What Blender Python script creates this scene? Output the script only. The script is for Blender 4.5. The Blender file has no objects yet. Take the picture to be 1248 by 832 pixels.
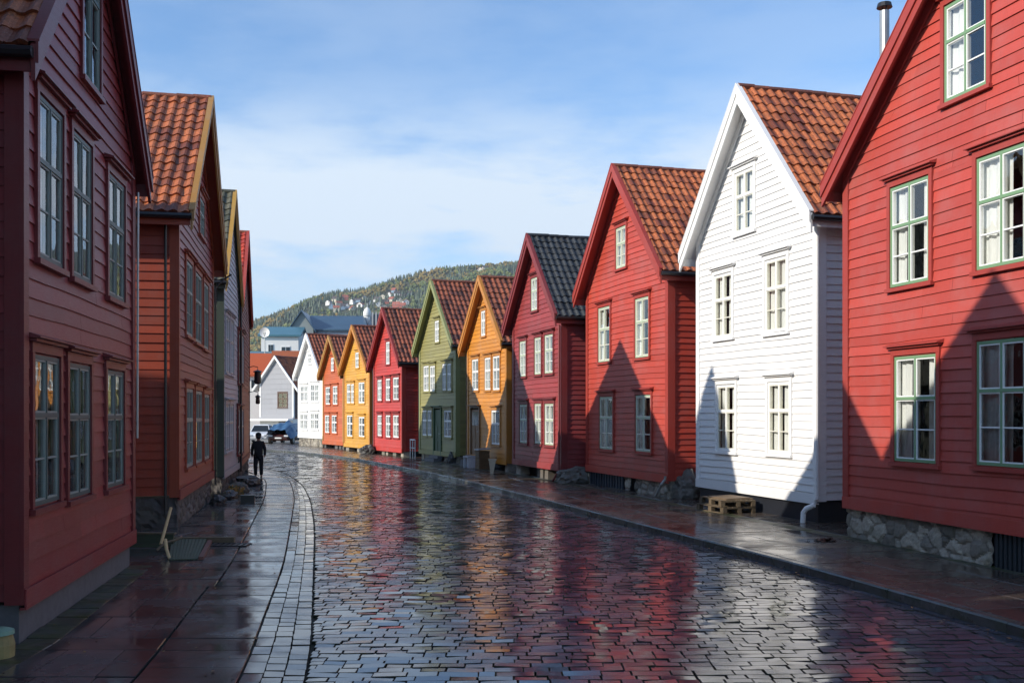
import bpy, math, random
from mathutils import Vector, noise, Matrix
random.seed(7)
C = bpy.context.scene.collection
F = 1250.0; HZ = 503.0; CX = 624.0; CAMZ = 2.4
R = random.uniform

# ------------------------------------------------------------------ helpers
def gpt(u, v, z=0.0):
    Y = (CAMZ - z) * F / (v - HZ)
    return Vector(((u - CX) / F * Y, Y, z))
def dpt(u, v, Y):
    return Vector(((u - CX) / F * Y, Y, CAMZ + (HZ - v) / F * Y))

def tag(o, label=None, cat=None, group=None, kind=None):
    if label: o['label'] = label
    if cat: o['category'] = cat
    if group: o['group'] = group
    if kind: o['kind'] = kind
    return o

def empty(name, loc, rz=0.0):
    o = bpy.data.objects.new(name, None); C.objects.link(o)
    o.empty_display_size = 0.3
    o.location = loc; o.rotation_euler = (0, 0, rz)
    return o

class MB:
    def __init__(s): s.v = []; s.f = []; s.m = []; s.t = []
    def vert(s, p): s.v.append((p[0], p[1], p[2])); return len(s.v) - 1
    def poly(s, pts, m=0, t=.5):
        i = len(s.v); s.v.extend([(p[0], p[1], p[2]) for p in pts])
        s.f.append(tuple(range(i, i + len(pts)))); s.m.append(m); s.t.append(t)
    def idx(s, ids, m=0, t=.5): s.f.append(tuple(ids)); s.m.append(m); s.t.append(t)
    def hexa(s, p, m=0, t=.5):   # 8 corners: 4 bottom ccw, 4 top ccw
        i = len(s.v); s.v.extend([(q[0], q[1], q[2]) for q in p])
        for a in ((3, 2, 1, 0), (4, 5, 6, 7), (0, 1, 5, 4), (1, 2, 6, 5), (2, 3, 7, 6), (3, 0, 4, 7)):
            s.f.append(tuple(i + k for k in a)); s.m.append(m); s.t.append(t)
    def box(s, x0, x1, y0, y1, z0, z1, m=0, t=.5, M=None):
        p = [(x0, y0, z0), (x1, y0, z0), (x1, y1, z0), (x0, y1, z0), (x0, y0, z1), (x1, y0, z1), (x1, y1, z1), (x0, y1, z1)]
        if M is not None: p = [M @ Vector(q) for q in p]
        s.hexa(p, m, t)
    def bar(s, a, b, w, h, m=0, t=.5, up=Vector((0, 0, 1))):
        a = Vector(a); b = Vector(b); d = (b - a).normalized()
        x = d.cross(up)
        if x.length < 1e-4: x = Vector((1, 0, 0))
        x.normalize(); y = x.cross(d).normalized()
        x *= w / 2; y *= h / 2
        s.hexa([a - x - y, a + x - y, a + x + y, a - x + y, b - x - y, b + x - y, b + x + y, b - x + y], m, t)
    def tube(s, pts, r, n=8, m=0, t=.5, cap=True):
        pts = [Vector(p) for p in pts]; rings = []
        rr = r if isinstance(r, (list, tuple)) else [r] * len(pts)
        ref = Vector((0, 0, 1))
        for k, p in enumerate(pts):
            d = (pts[min(k + 1, len(pts) - 1)] - pts[max(k - 1, 0)]).normalized()
            x = d.cross(ref)
            if x.length < .05: x = d.cross(Vector((0, 1, 0)))
            x.normalize(); y = d.cross(x).normalized()
            rings.append([s.vert(p + (x * math.cos(2 * math.pi * j / n) + y * math.sin(2 * math.pi * j / n)) * rr[k]) for j in range(n)])
        for a, b in zip(rings, rings[1:]):
            for j in range(n): s.idx((a[j], a[(j + 1) % n], b[(j + 1) % n], b[j]), m, t)
        if cap: s.idx(rings[0][::-1], m, t); s.idx(rings[-1], m, t)
    def prism_xz(s, pts, y0, y1, m=0, t=.5):
        n = len(pts); i = len(s.v)
        s.v.extend([(p[0], y0, p[1]) for p in pts]); s.v.extend([(p[0], y1, p[1]) for p in pts])
        s.idx(range(i, i + n), m, t); s.idx(range(i + 2 * n - 1, i + n - 1, -1), m, t)
        for k in range(n):
            a = (k + 1) % n; s.idx((i + k, i + n + k, i + n + a, i + a), m, t)
    def build(s, name, mats, parent=None, smooth=False, loc=None):
        me = bpy.data.meshes.new(name); me.from_pydata(s.v, [], s.f)
        if not isinstance(mats, (list, tuple)): mats = [mats]
        for q in mats: me.materials.append(q)
        me.polygons.foreach_set('material_index', s.m)
        at = me.attributes.new('tone', 'FLOAT', 'FACE'); at.data.foreach_set('value', s.t)
        if smooth: me.polygons.foreach_set('use_smooth', [True] * len(s.f))
        me.update()
        o = bpy.data.objects.new(name, me); C.objects.link(o)
        if parent: o.parent = parent
        if loc is not None: o.location = loc
        return o

# ------------------------------------------------------------------ materials
class NT:
    def __init__(s, name):
        s.mat = bpy.data.materials.new(name); s.mat.use_nodes = True
        s.t = s.mat.node_tree; s.t.nodes.clear(); s.L = s.t.links
        s.out = s.n('ShaderNodeOutputMaterial')
    def n(s, ty, **kw):
        o = s.t.nodes.new(ty)
        for k, v in kw.items():
            if k in o.bl_rna.properties and k != 'inputs': setattr(o, k, v)
        return o
    def set(s, node, **kw):
        for k, v in kw.items(): node.inputs[k.replace('_', ' ')].default_value = v
        return node
    def link(s, a, b): s.L.new(a, b)
    def coord(s, sc=(1, 1, 1), what='Object'):
        tc = s.n('ShaderNodeTexCoord'); mp = s.n('ShaderNodeMapping'); mp.inputs['Scale'].default_value = sc
        s.link(tc.outputs[what], mp.inputs['Vector']); return mp.outputs[0]
    def noise(s, vec, scale, detail=4, rough=.6, dist=0):
        n = s.n('ShaderNodeTexNoise'); n.inputs['Scale'].default_value = scale; n.inputs['Detail'].default_value = detail
        n.inputs['Roughness'].default_value = rough; n.inputs['Distortion'].default_value = dist
        s.link(vec, n.inputs['Vector']); return n.outputs['Fac']
    def ramp(s, fac, stops):
        r = s.n('ShaderNodeValToRGB'); e = r.color_ramp.elements
        while len(e) < len(stops): e.new(.5)
        for k, (p, c) in enumerate(stops):
            e[k].position = p; e[k].color = (c, c, c, 1) if isinstance(c, (int, float)) else (*c, 1)
        s.link(fac, r.inputs[0]); return r.outputs[0]
    def mix(s, fac, a, b, mode='MIX'):
        m = s.n('ShaderNodeMix', data_type='RGBA', blend_type=mode)
        for sock, val in ((m.inputs[0], fac), (m.inputs[6], a), (m.inputs[7], b)):
            if isinstance(val, bpy.types.NodeSocket): s.link(val, sock)
            elif isinstance(val, (int, float)): sock.default_value = val if sock.type == 'VALUE' else (val, val, val, 1)
            else: sock.default_value = (*val, 1)
        return m.outputs[2]
    def math(s, op, a, b=0.0, clamp=False):
        m = s.n('ShaderNodeMath', operation=op, use_clamp=clamp)
        for k, val in enumerate((a, b)):
            if isinstance(val, bpy.types.NodeSocket): s.link(val, m.inputs[k])
            else: m.inputs[k].default_value = val
        return m.outputs[0]
    def tone(s):
        a = s.n('ShaderNodeAttribute'); a.attribute_name = 'tone'; return a.outputs['Fac']
    def bsdf(s, color, rough=.5, bump=None, bs=.2, bd=.01, metal=0, spec=.5):
        b = s.n('ShaderNodeBsdfPrincipled')
        for key, val in (('Base Color', color), ('Roughness', rough), ('Metallic', metal), ('Specular IOR Level', spec)):
            i = b.inputs[key]
            if isinstance(val, bpy.types.NodeSocket): s.link(val, i)
            elif isinstance(val, (tuple, list)): i.default_value = (*val, 1)
            else: i.default_value = val
        if bump is not None:
            bn = s.n('ShaderNodeBump'); bn.inputs['Strength'].default_value = bs; bn.inputs['Distance'].default_value = bd
            s.link(bump, bn.inputs['Height']); s.link(bn.outputs[0], b.inputs['Normal'])
        s.link(b.outputs[0], s.out.inputs['Surface']); return b

def sc(c, k): return tuple(min(1, x * k) for x in c)
_pc = {}
def paint(c, rough=.5, var=.16, dirt=.25):
    key = (tuple(c), rough, var, dirt)
    if key in _pc: return _pc[key]
    s = NT('painted_wood')
    v = s.coord(); g = s.noise(s.coord((1.2, 1.2, 22)), 5, 6, .65)
    big = s.noise(v, 1.3, 5, .65)
    col = s.mix(s.tone(), sc(c, 1 - var), sc(c, 1 + var))
    col = s.mix(s.ramp(g, [(.35, 0), (.75, .35)]), col, sc(c, .62))
    grey = sum(c) / 3
    worn = tuple(x * .55 + grey * .55 + .01 for x in c)
    col = s.mix(s.ramp(big, [(.45, 0), (.78, dirt * 2)]), col, worn)
    st = s.noise(s.coord((9, 9, .7)), 3, 4, .7)
    col = s.mix(s.ramp(st, [(.52, 0), (.8, dirt * 1.2)]), col, sc(c, .5))
    sp = s.noise(v, 38, 2, .5)
    col = s.mix(s.ramp(sp, [(.69, 0), (.74, dirt * 1.4)]), col, sc(worn, .6))
    s.bsdf(col, s.math('MULTIPLY_ADD', g, .25) if False else s.ramp(g, [(0, rough - .12), (1, rough + .18)]), g, .35, .004)
    _pc[key] = s.mat; return s.mat

def simple(name, c, rough=.5, ns=12, var=.25, bs=.2, bd=.01, metal=0, usetone=True):
    s = NT(name); n = s.noise(s.coord(), ns, 5, .65)
    col = s.mix(s.ramp(n, [(.3, 0), (.7, 1)]), sc(c, 1 - var), sc(c, 1 + var))
    if usetone: col = s.mix(.5, col, s.mix(s.tone(), sc(c, .6), sc(c, 1.4)))
    s.bsdf(col, rough, n, bs, bd, metal); return s.mat

def tile_mat(c, dark, name='roof_tile', moss=.5):
    s = NT(name); v = s.coord()
    t = s.tone()
    n1 = s.noise(v, 3.2, 5, .7); n2 = s.noise(v, 26, 4, .7)
    col = s.mix(s.ramp(t, [(.0, 0), (.25, .15), (.6, .75), (1, 1)]), dark, c)
    col = s.mix(s.ramp(n2, [(.42, 0), (.72, .75)]), col, sc(dark, .5))
    col = s.mix(s.ramp(n1, [(.5, 0), (.72, moss)]), col, (.05, .045, .02))
    n3 = s.noise(v, 60, 2, .5)
    col = s.mix(s.ramp(n3, [(.66, 0), (.72, .5)]), col, (.35, .33, .28))
    s.bsdf(col, s.ramp(n2, [(.2, .32), (.8, .7)]), n2, .5, .008); return s.mat

def stone_mat(name, a, b, mort=(.1, .095, .085), rough=.75):
    s = NT(name); v = s.coord(); n = s.noise(v, 14, 6, .7); n2 = s.noise(v, 2.2, 3, .6)
    col = s.mix(s.tone(), a, b)
    col = s.mix(s.ramp(n, [(.3, 0), (.75, .7)]), col, mort)
    col = s.mix(s.ramp(n2, [(.5, 0), (.75, .5)]), col, (.05, .055, .025))
    s.bsdf(col, rough, n, .7, .02); return s.mat

def glass_mat():
    s = NT('window_glass')
    tr = s.n('ShaderNodeBsdfTransparent'); tr.inputs[0].default_value = (.90, .93, .93, 1)
    gl = s.n('ShaderNodeBsdfGlossy'); gl.inputs['Roughness'].default_value = .015; gl.inputs[0].default_value = (.95, .97, 1, 1)
    fr = s.n('ShaderNodeFresnel'); fr.inputs[0].default_value = 1.62
    n = s.noise(s.coord(), 2.2, 2, .5)
    bn = s.n('ShaderNodeBump'); bn.inputs['Strength'].default_value = .15; bn.inputs['Distance'].default_value = .03
    s.link(n, bn.inputs['Height']); s.link(bn.outputs[0], gl.inputs['Normal'])
    m = s.n('ShaderNodeMixShader'); s.link(s.math('ADD', fr.outputs[0], .06, True), m.inputs[0]); s.link(tr.outputs[0], m.inputs[1]); s.link(gl.outputs[0], m.inputs[2])
    s.link(m.outputs[0], s.out.inputs[0]); return s.mat

def wet_mat(name, a, b, r0=.06, r1=.35, bump=.25, bscale=45, puddle=1.2, bd=.006, moss=0, spec=.5):
    s = NT(name); v = s.coord()
    n = s.noise(v, bscale, 5, .65); p = s.noise(v, puddle, 4, .6, .4); q = s.noise(v, 7, 5, .7)
    col = s.mix(s.tone(), a, b)
    col = s.mix(s.ramp(q, [(.35, 0), (.7, .6)]), col, sc(a, .55))
    if moss: col = s.mix(s.ramp(s.noise(v, 3.5, 5, .7), [(.45, 0), (.6, moss)]), col, (.045, .06, .012))
    wet = s.ramp(p, [(.36, 0), (.6, 1)])
    ro = s.mix(wet, r1, r0)
    b_ = s.bsdf(col, ro, None, spec=spec)
    bn = s.n('ShaderNodeBump'); bn.inputs['Distance'].default_value = bd
    s.link(s.ramp(wet, [(0, bump), (1, bump * .3)]), bn.inputs['Strength'])
    s.link(s.mix(.5, n, q), bn.inputs['Height']); s.link(bn.outputs[0], b_.inputs['Normal'])
    return s.mat

GLASS = glass_mat()
def cloth_mat():
    s = NT('curtain_cloth'); n = s.noise(s.coord((6, 6, .6)), 6, 3)
    s.bsdf(s.mix(n, (.60, .60, .59), (.85, .84, .82)), .9); return s.mat
CURT = cloth_mat()
DARKROOM = simple('interior_shade_black', (.03, .028, .025), .9)  # near-black colour stands for unlit rooms
TILE = tile_mat((.54, .155, .05), (.17, .042, .02), moss=.4)
TILE_BROWN = tile_mat((.36, .10, .045), (.07, .022, .015), moss=.35)
TILE_BLACK = tile_mat((.05, .055, .06), (.015, .016, .018), moss=.2)
TILE_MOSS = tile_mat((.14, .13, .085), (.04, .045, .03), moss=.7)
TILE_RED = tile_mat((.62, .07, .025), (.25, .02, .012), moss=.1)
RIDGE = tile_mat((.30, .09, .045), (.10, .03, .02))
BLACKM = simple('black_metal', (.015, .015, .017), .35, 6)
ZINC = simple('zinc_metal', (.35, .36, .36), .4, 5, metal=.7)
BLACK_PLINTH_VOID = simple('black_plinth_and_void', (.012, .014, .02), .5, 8)  # black plinth paint, also painted in for the shaded voids under houses
CONCRETE = simple('grey_concrete', (.13, .125, .13), .8, 9, .3, .5)
RUBBLE = stone_mat('rubble_stone', (.13, .11, .09), (.52, .46, .37))
RUBBLE_DK = stone_mat('dark_rubble_stone', (.06, .055, .055), (.17, .15, .14))
WOODG = simple('weathered_wood', (.15, .115, .07), .7, 10, .4, .4)
PALE = simple('pale_bare_wood', (.55, .40, .20), .6, 12, .15)
DECK = simple('roof_underside', (.05, .03, .025), .8, 8)
WHITE = paint((.80, .79, .77), .45, .04, .06)

# ------------------------------------------------------------------ house
class House:
    def __init__(s, A, B, z0, zs, ze, rz, depth, o, e, label, cat='house', group=None, name='timber_house'):
        s.A = Vector((A[0], A[1])); s.B = Vector((B[0], B[1])); d = s.B - s.A
        s.w = d.length; s.ang = math.atan2(d.y, d.x)
        s.xh = d.normalized(); s.yh = Vector((-s.xh.y, s.xh.x))
        s.z0, s.zs, s.ze, s.rz, s.depth, s.o, s.e = z0, zs, ze, rz, depth, o, e
        s.root = tag(empty(name, (A[0], A[1], 0), s.ang), label, cat, group)
        s.slope = (rz - ze) / (s.w / 2 + e)
        s.holes = []; s.sideholes = []
    def P(s, u, v):           # photo pixel -> facade coordinates
        r = Vector(((u - CX) / F, 1.0)); n = s.yh
        t = s.A.dot(n) / r.dot(n)
        p = r * t - s.A
        return p.dot(s.xh), CAMZ + (HZ - v) / F * t
    def roofz(s, x): return s.ze + s.slope * (s.e + min(x, s.w - x))

def boards(mb, P, s0, s1, zs, ztop, rake, holes, h=.17, proud=.022, seed=0, m=0):
    """lapped boards; rake(z)->(sa,sb); P(s,z,out)"""
    rnd = random.Random(seed); z = zs; ph = rnd.uniform(0, 6)
    def wob(s_, z_): return .010 * math.sin(.9 * s_ + ph + z_ * .35) + .006 * math.sin(2.3 * s_ + ph * 2 - z_)
    while z < ztop - .02:
        hh = h * rnd.uniform(.93, 1.07); z2 = min(z + hh, ztop)
        cuts = sorted({z, z2} | {q for hl in holes for q in (hl[2], hl[3]) if z < q < z2})
        pr = proud * rnd.uniform(.8, 1.25); tn = rnd.random()
        joints = rnd.uniform(.2, .8)
        for a, b in zip(cuts, cuts[1:]):
            mid = (a + b) / 2
            L0, R0 = rake(a); L1, R1 = rake(b)
            if R1 - L1 < .01 and R0 - L0 < .02: continue
            ints = [(None, None)]
            blk = sorted([(hl[0], hl[1]) for hl in holes if hl[2] - 1e-6 <= mid <= hl[3] + 1e-6])
            segs = []; cur = None
            for hl in blk:
                segs.append((cur, hl[0])); cur = hl[1]
            segs.append((cur, None))
            for (qa, qb) in segs:
                la0 = L0 if qa is None else qa; la1 = L1 if qa is None else qa
                rb0 = R0 if qb is None else qb; rb1 = R1 if qb is None else qb
                if rb0 - la0 < .005: continue
                n = max(1, int((rb0 - la0) / .7))
                oa = pr * (1 - (a - z) / hh) + .002; ob = pr * (1 - (b - z) / hh) + .002
                cutk = int(joints * n) if n > 2 else -1
                for k in range(n):
                    t0, t1 = k / n, (k + 1) / n - (.005 / (rb0 - la0) if k == cutk else 0)
                    xa0 = la0 + (rb0 - la0) * t0; xb0 = la0 + (rb0 - la0) * t1
                    xa1 = la1 + (rb1 - la1) * t0; xb1 = la1 + (rb1 - la1) * t1
                    tt = tn if (la0 + (rb0 - la0) * (t0 + t1) / 2 - s0) / (s1 - s0) < joints else (tn * 7.3) % 1
                    mb.poly([P(xa0, a + wob(xa0, z), oa), P(xb0, a + wob(xb0, z), oa), P(xb1, b + wob(xb1, z2), ob), P(xa1, b + wob(xa1, z2), ob)], m, tt)
                    if a == z:
                        mb.poly([P(xa0, a + wob(xa0, z), 0), P(xb0, a + wob(xb0, z), 0), P(xb0, a + wob(xb0, z), oa), P(xa0, a + wob(xa0, z), oa)], m, tt * .6)
        z = z2

def pantiles(mb, O, ax, up, nrm, length, run, cw=.235, rh=.33, seed=0, scale=1.0):
    rnd = random.Random(seed)
    nc = max(2, round(length / cw)); cw = length / nc; nr = max(2, round(run / rh)); rh = run / nr
    prof = [(0, .012), (.14, .040), (.32, .050), (.50, .030), (.70, .004), (.88, .001), (1.0, .012)]
    for r in range(nr):
        for c in range(nc):
            tn = min(1, max(0, rnd.gauss(.60, .33)))
            dy = rnd.uniform(-.010, .010); dl = rnd.uniform(-.018, .012); lift = .032 * rnd.uniform(.85, 1.25)
            base = O + ax * (c * cw) + up * (r * rh)
            lo = []; hi = []; bt = []
            for (t, hgt) in prof:
                q = base + ax * (t * cw)
                sag = .006 * math.sin(.9 * (c + t) * cw + seed)
                lo.append(mb.vert(q + up * (dl - .015) + nrm * (hgt * scale + lift + dy + sag)))
                hi.append(mb.vert(q + up * (rh + .03) + nrm * (hgt * scale + .004 + dy * .3 + sag)))
                bt.append(mb.vert(q + up * (dl - .015) + nrm * (hgt * scale * .6 - .004)))
            for k in range(len(prof) - 1):
                mb.idx((lo[k], lo[k + 1], hi[k + 1], hi[k]), 0, tn)
                mb.idx((bt[k], bt[k + 1], lo[k + 1], lo[k]), 0, tn * .5)

def rubble(name, L, H, P, mat, parent, seed=0, step=.035, gaps=(), amp=.05):
    mb = MB(); nx = max(2, int(L / step)); nz = max(2, int(H / step)); g = []; ids = {}
    for i in range(nx + 1):
        col = []
        for k in range(nz + 1):
            x = L * i / nx; z = H * k / nz
            d, pts = noise.voronoi(Vector((x * 3.1 + seed * 9.1, z * 4.2, seed)))
            edge = min(1, (d[1] - d[0]) * 3.2)
            col.append((mb.vert(P(x, z, amp * edge + .012 * noise.noise(Vector((x * 15, z * 15, seed))))), pts[0]))
        g.append(col)
    for i in range(nx):
        x = L * (i + .5) / nx
        if any(a <= x <= b for a, b in gaps): continue
        for k in range(nz):
            p = g[i][k][1]; t = (math.sin(p[0] * 12.9 + p[1] * 78.2) * 43758.5) % 1
            mb.idx((g[i][k][0], g[i + 1][k][0], g[i + 1][k + 1][0], g[i][k + 1][0]), 0, t)
    return mb.build(name, mat, parent)

def window(H, x0, x1, z0, z1, st, cols=2, head=True, curtain='sides', transom=.60, bars=True, y=0.0, simple_=False):
    """window in the street front of house H"""
    fw = .048; w = x1 - x0; h = z1 - z0
    f = MB(); s_ = MB()
    yo, yi = y - .030, y + .06
    f.box(x0, x0 + fw, yo, yi, z0, z1); f.box(x1 - fw, x1, yo, yi, z0, z1)
    f.box(x0 + fw, x1 - fw, yo, yi, z0, z0 + fw); f.box(x0 + fw, x1 - fw, yo, yi, z1 - fw, z1)
    zt = z0 + h * transom; tw = .05
    f.box(x0 + fw, x1 - fw, yo - .008, yi, zt - tw / 2, zt + tw / 2)
    cw = (w - 2 * fw) / cols
    for c in range(1, cols):
        xm = x0 + fw + c * cw
        f.box(xm - .019, xm + .019, yo - .004, yi, z0 + fw, zt - tw / 2); f.box(xm - .019, xm + .019, yo - .004, yi, zt + tw / 2, z1 - fw)
    sw = .022
    panes = []
    for c in range(cols):
        a = x0 + fw + c * cw + (.019 if c else 0); b = x0 + fw + (c + 1) * cw - (.019 if c < cols - 1 else 0)
        for (p, q, low) in ((z0 + fw, zt - tw / 2, True), (zt + tw / 2, z1 - fw, False)):
            ys0, ys1 = yo + .007, yi - .015
            s_.box(a, a + sw, ys0, ys1, p, q); s_.box(b - sw, b, ys0, ys1, p, q)
            s_.box(a + sw, b - sw, ys0, ys1, p, p + sw); s_.box(a + sw, b - sw, ys0, ys1, q - sw, q)
            if low and bars:
                m = (p + q) / 2; s_.box(a + sw, b - sw, ys0 + .006, ys1 - .01, m - .011, m + .011)
            panes.append((a + sw, b - sw, p + sw, q - sw))
    win = f.build('window', st['frame'], H.root)
    s_.build('sash', st['sash'], win)
    g = MB()
    for (a, b, p, q) in panes:
        rx = R(-.003, .003); rz_ = R(-.003, .003); yy = y - .004
        g.poly([(a, yy - rx, p), (b, yy + rx, p), (b, yy + rx + rz_, q), (a, yy - rx + rz_, q)])
    g.build('glass', GLASS, win)
    cs = MB(); c = .085
    cs.box(x0 - c, x0 - .002, y - .052, y + .0, z0 - .02, z1 + .02); cs.box(x1 + .002, x1 + c, y - .052, y + .0, z0 - .02, z1 + .02)
    cs.box(x0 - c - .02, x1 + c + .02, y - .085, y, z0 - .085, z0 - .022)
    cs.box(x0 - c, x1 + c, y - .049, y, z1 + .022, z1 + .13)
    if head:
        cs.box(x0 - c - .04, x1 + c + .04, y - .10, y, z1 + .132, z1 + .165)
        cs.hexa([(x0 - c - .08, y - .15, z1 + .167), (x1 + c + .08, y - .15, z1 + .167), (x1 + c + .08, y, z1 + .167), (x0 - c - .08, y, z1 + .167),
                 (x0 - c - .08, y - .15, z1 + .185), (x1 + c + .08, y - .15, z1 + .185), (x1 + c + .08, y, z1 + .235), (x0 - c - .08, y, z1 + .235)])
    cs.build('casing', st['casing'], win)
    if curtain != 'none':
        cu = MB()
        rng = {'sides': ((x0, x0 + w * .30), (x1 - w * .30, x1)), 'full': ((x0, x1),), 'left': ((x0, x0 + w * .45),), 'wide': ((x0, x0 + w * .42), (x1 - w * .42, x1))}[curtain]
        for (a, b) in rng:
            n = max(6, int((b - a) / .03)); pa = R(0, 6)
            prev = None
            for k in range(n + 1):
                xx = a + (b - a) * k / n; yy = y + .085 + .018 * math.sin(k * 1.15 + pa)
                cur = (cu.vert((xx, yy, z0 - .02)), cu.vert((xx, yy * 1.0 + .01, z1 + .02)))
                if prev: cu.idx((prev[0], cur[0], cur[1], prev[1]))
                prev = cur
        cu.build('curtain', CURT, win, smooth=True)
    # shallow box behind, painted near-black for the unlit room
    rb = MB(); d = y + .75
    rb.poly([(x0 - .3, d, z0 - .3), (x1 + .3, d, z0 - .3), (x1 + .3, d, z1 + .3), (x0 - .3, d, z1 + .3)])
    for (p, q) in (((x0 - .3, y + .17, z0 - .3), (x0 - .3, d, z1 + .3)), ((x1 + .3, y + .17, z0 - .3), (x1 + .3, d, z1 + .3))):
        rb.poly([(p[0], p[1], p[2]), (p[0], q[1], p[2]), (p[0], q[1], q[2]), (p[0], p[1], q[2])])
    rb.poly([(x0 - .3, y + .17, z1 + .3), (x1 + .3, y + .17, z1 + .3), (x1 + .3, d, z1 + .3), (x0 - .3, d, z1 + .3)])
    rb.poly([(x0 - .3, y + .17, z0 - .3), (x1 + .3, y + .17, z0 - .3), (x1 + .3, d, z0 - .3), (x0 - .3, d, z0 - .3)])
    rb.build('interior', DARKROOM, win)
    return win

def make_house(H, wall, trim, tile, wins, st, doors=(), found='posts', near='right', bh=.17, barge=None, seed=1, side=None, corner=None, gutter=True, bargeh=.26, fmat=None, cw=.235, postgap=None):
    """wins: list of (uL,uR,vT,vB, opts) in photo pixels, or ('local',x0,x1,z0,z1,opts)"""
    side = side or wall; corner = corner or trim; barge = barge or trim
    w = H.w; root = H.root
    wl = []
    for q in wins:
        if q[0] == 'local': x0, x1, z0, z1, op = q[1:]
        else:
            uL, uR, vT, vB, op = q; vm = (vT + vB) / 2; um = (uL + uR) / 2
            x0, x1 = H.P(uL, vm)[0], H.P(uR, vm)[0]; z1 = H.P(um, vT)[1]; z0 = H.P(um, vB)[1]
            if x0 > x1: x0, x1 = x1, x0
        wl.append((x0, x1, z0, z1, op))
    dl = []
    for (uL, uR, vT, vB, op) in doors:
        x0, x1 = sorted((H.P(uL, (vT + vB) / 2)[0], H.P(uR, (vT + vB) / 2)[0])); um = (uL + uR) / 2
        dl.append((x0, x1, max(H.zs - .05, H.P(um, vB)[1]), H.P(um, vT)[1], op))
    holes = [a[:4] for a in wl] + [a[:4] for a in dl]
    def rake(z):
        q = max(0.0, (z - (H.roofz(0) - .05)) / H.slope)
        return (min(q, w / 2), max(w - q, w / 2))
    fb = MB()
    boards(fb, lambda s, z, o: (s, -o, z), 0, w, H.zs, H.rz - .06, rake, holes, bh, seed=seed)
    fb.build('front_wall', wall, root)
    full = lambda z: (0.0, H.depth)
    sb = MB(); boards(sb, lambda s, z, o: (w + o, s, z), 0, H.depth, H.zs, H.roofz(w) - .02, full, [], bh, seed=seed + 1); sb.build('side_wall', side, root)
    sb = MB(); boards(sb, lambda s, z, o: (-o, s, z), 0, H.depth, H.zs, H.roofz(0) - .02, full, [], bh, seed=seed + 2); sb.build('side_wall', side, root)
    bk = MB(); zt = H.roofz(0) - .04
    bk.prism_xz([(0, H.zs), (w, H.zs), (w, zt), (w / 2, H.rz - .06), (0, zt)], H.depth - .03, H.depth); bk.build('back_wall', wall, root)
    # corner boards, base board
    for x, sx in ((0, -1), (w, 1)):
        cb = MB(); zc = H.roofz(0) - .06
        if sx < 0: cb.box(-.045, .13, -.045, -.001, H.zs - .03, zc); cb.box(-.045, -.001, -.0, .15, H.zs - .03, zc)
        else: cb.box(w - .13, w + .045, -.045, -.001, H.zs - .03, zc); cb.box(w + .001, w + .045, 0, .17, H.zs - .03, zc)
        cb.build('corner_board', corner, root)
    bb = MB(); bb.box(-.03, w + .03, -.065, -.047, H.zs - .06, H.zs + .13); bb.box(-.03, w + .03, -.064, -.0, H.zs - .085, H.zs - .062)
    bb.build('base_board', wall, root)
    # roof
    E = H.e; o = H.o; L = H.depth + o + .25
    run = math.hypot(w / 2 + E, H.rz - H.ze)
    rf = MB()
    upL = Vector((w / 2 + E, 0, H.rz - H.ze)).normalized(); nL = Vector((-upL.z, 0, upL.x))
    upR = Vector((-upL.x, 0, upL.z)); nR = Vector((upL.z, 0, upL.x))
    pantiles(rf, Vector((-E, -o + .03, H.ze + .03)), Vector((0, 1, 0)), upL, nL, L - .03, run, cw=cw, seed=seed)
    pantiles(rf, Vector((w + E, -o + .03, H.ze + .03)), Vector((0, 1, 0)), upR, nR, L - .03, run, cw=cw, seed=seed + 5)
    roof = rf.build('roof', tile, root)
    dk = MB(); d = .05
    for sx in (0, 1):
        xe = -E if sx == 0 else w + E
        dk.hexa([(xe, -o + .012, H.ze - d), (w / 2, -o + .012, H.rz - d), (w / 2, L - o, H.rz - d), (xe, L - o, H.ze - d),
                 (xe, -o + .012, H.ze + .012), (w / 2, -o + .012, H.rz + .012), (w / 2, L - o, H.rz + .012), (xe, L - o, H.ze + .012)])
    dk.build('soffit', trim, roof)
    rg = MB(); n = int(L / .38); rnd = random.Random(seed)
    for k in range(n):
        y0 = -o + k * L / n; z = H.rz + .055 + rnd.uniform(-.006, .006); tn = rnd.uniform(.3, 1)
        rg.tube([(w / 2, y0, z - .01), (w / 2, y0 + L / n + .02, z + .008)], [.085, .075], 8, 0, tn)
    rg.build('ridge_tiles', RIDGE if tile in (TILE, TILE_BROWN, TILE_RED) else tile, roof)
    # bargeboards: front face board and a cap that covers the tile edge
    for sx in (0, 1):
        xe = -E - .02 if sx == 0 else w + E + .02
        zz = H.ze - .02 * H.slope
        b1 = MB(); b1.prism_xz([(xe, zz - bargeh), (xe, zz + .07), (w / 2, H.rz + .07), (w / 2, H.rz - bargeh)], -o - .035, -o + .01)
        b1.prism_xz([(xe, zz - .12), (xe, zz + .10), (w / 2, H.rz + .10), (w / 2, H.rz - .12)], -o - .065, -o - .037)
        b1.prism_xz([(xe, zz + .102), (xe, zz + .128), (w / 2, H.rz + .128), (w / 2, H.rz + .102)], -o - .075, -o + .045)
        bo = b1.build('bargeboard', barge, root)
    fr = MB()
    for sx in (0, 1):       # frieze against the wall
        xa = 0 if sx == 0 else w; za = H.roofz(0) - .05
        fr.prism_xz([(xa, za - .20), (xa, za), (w / 2, H.rz - .06), (w / 2, H.rz - .26)], -.06, -.028)
    fr.build('frieze_board', trim, root)
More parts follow.
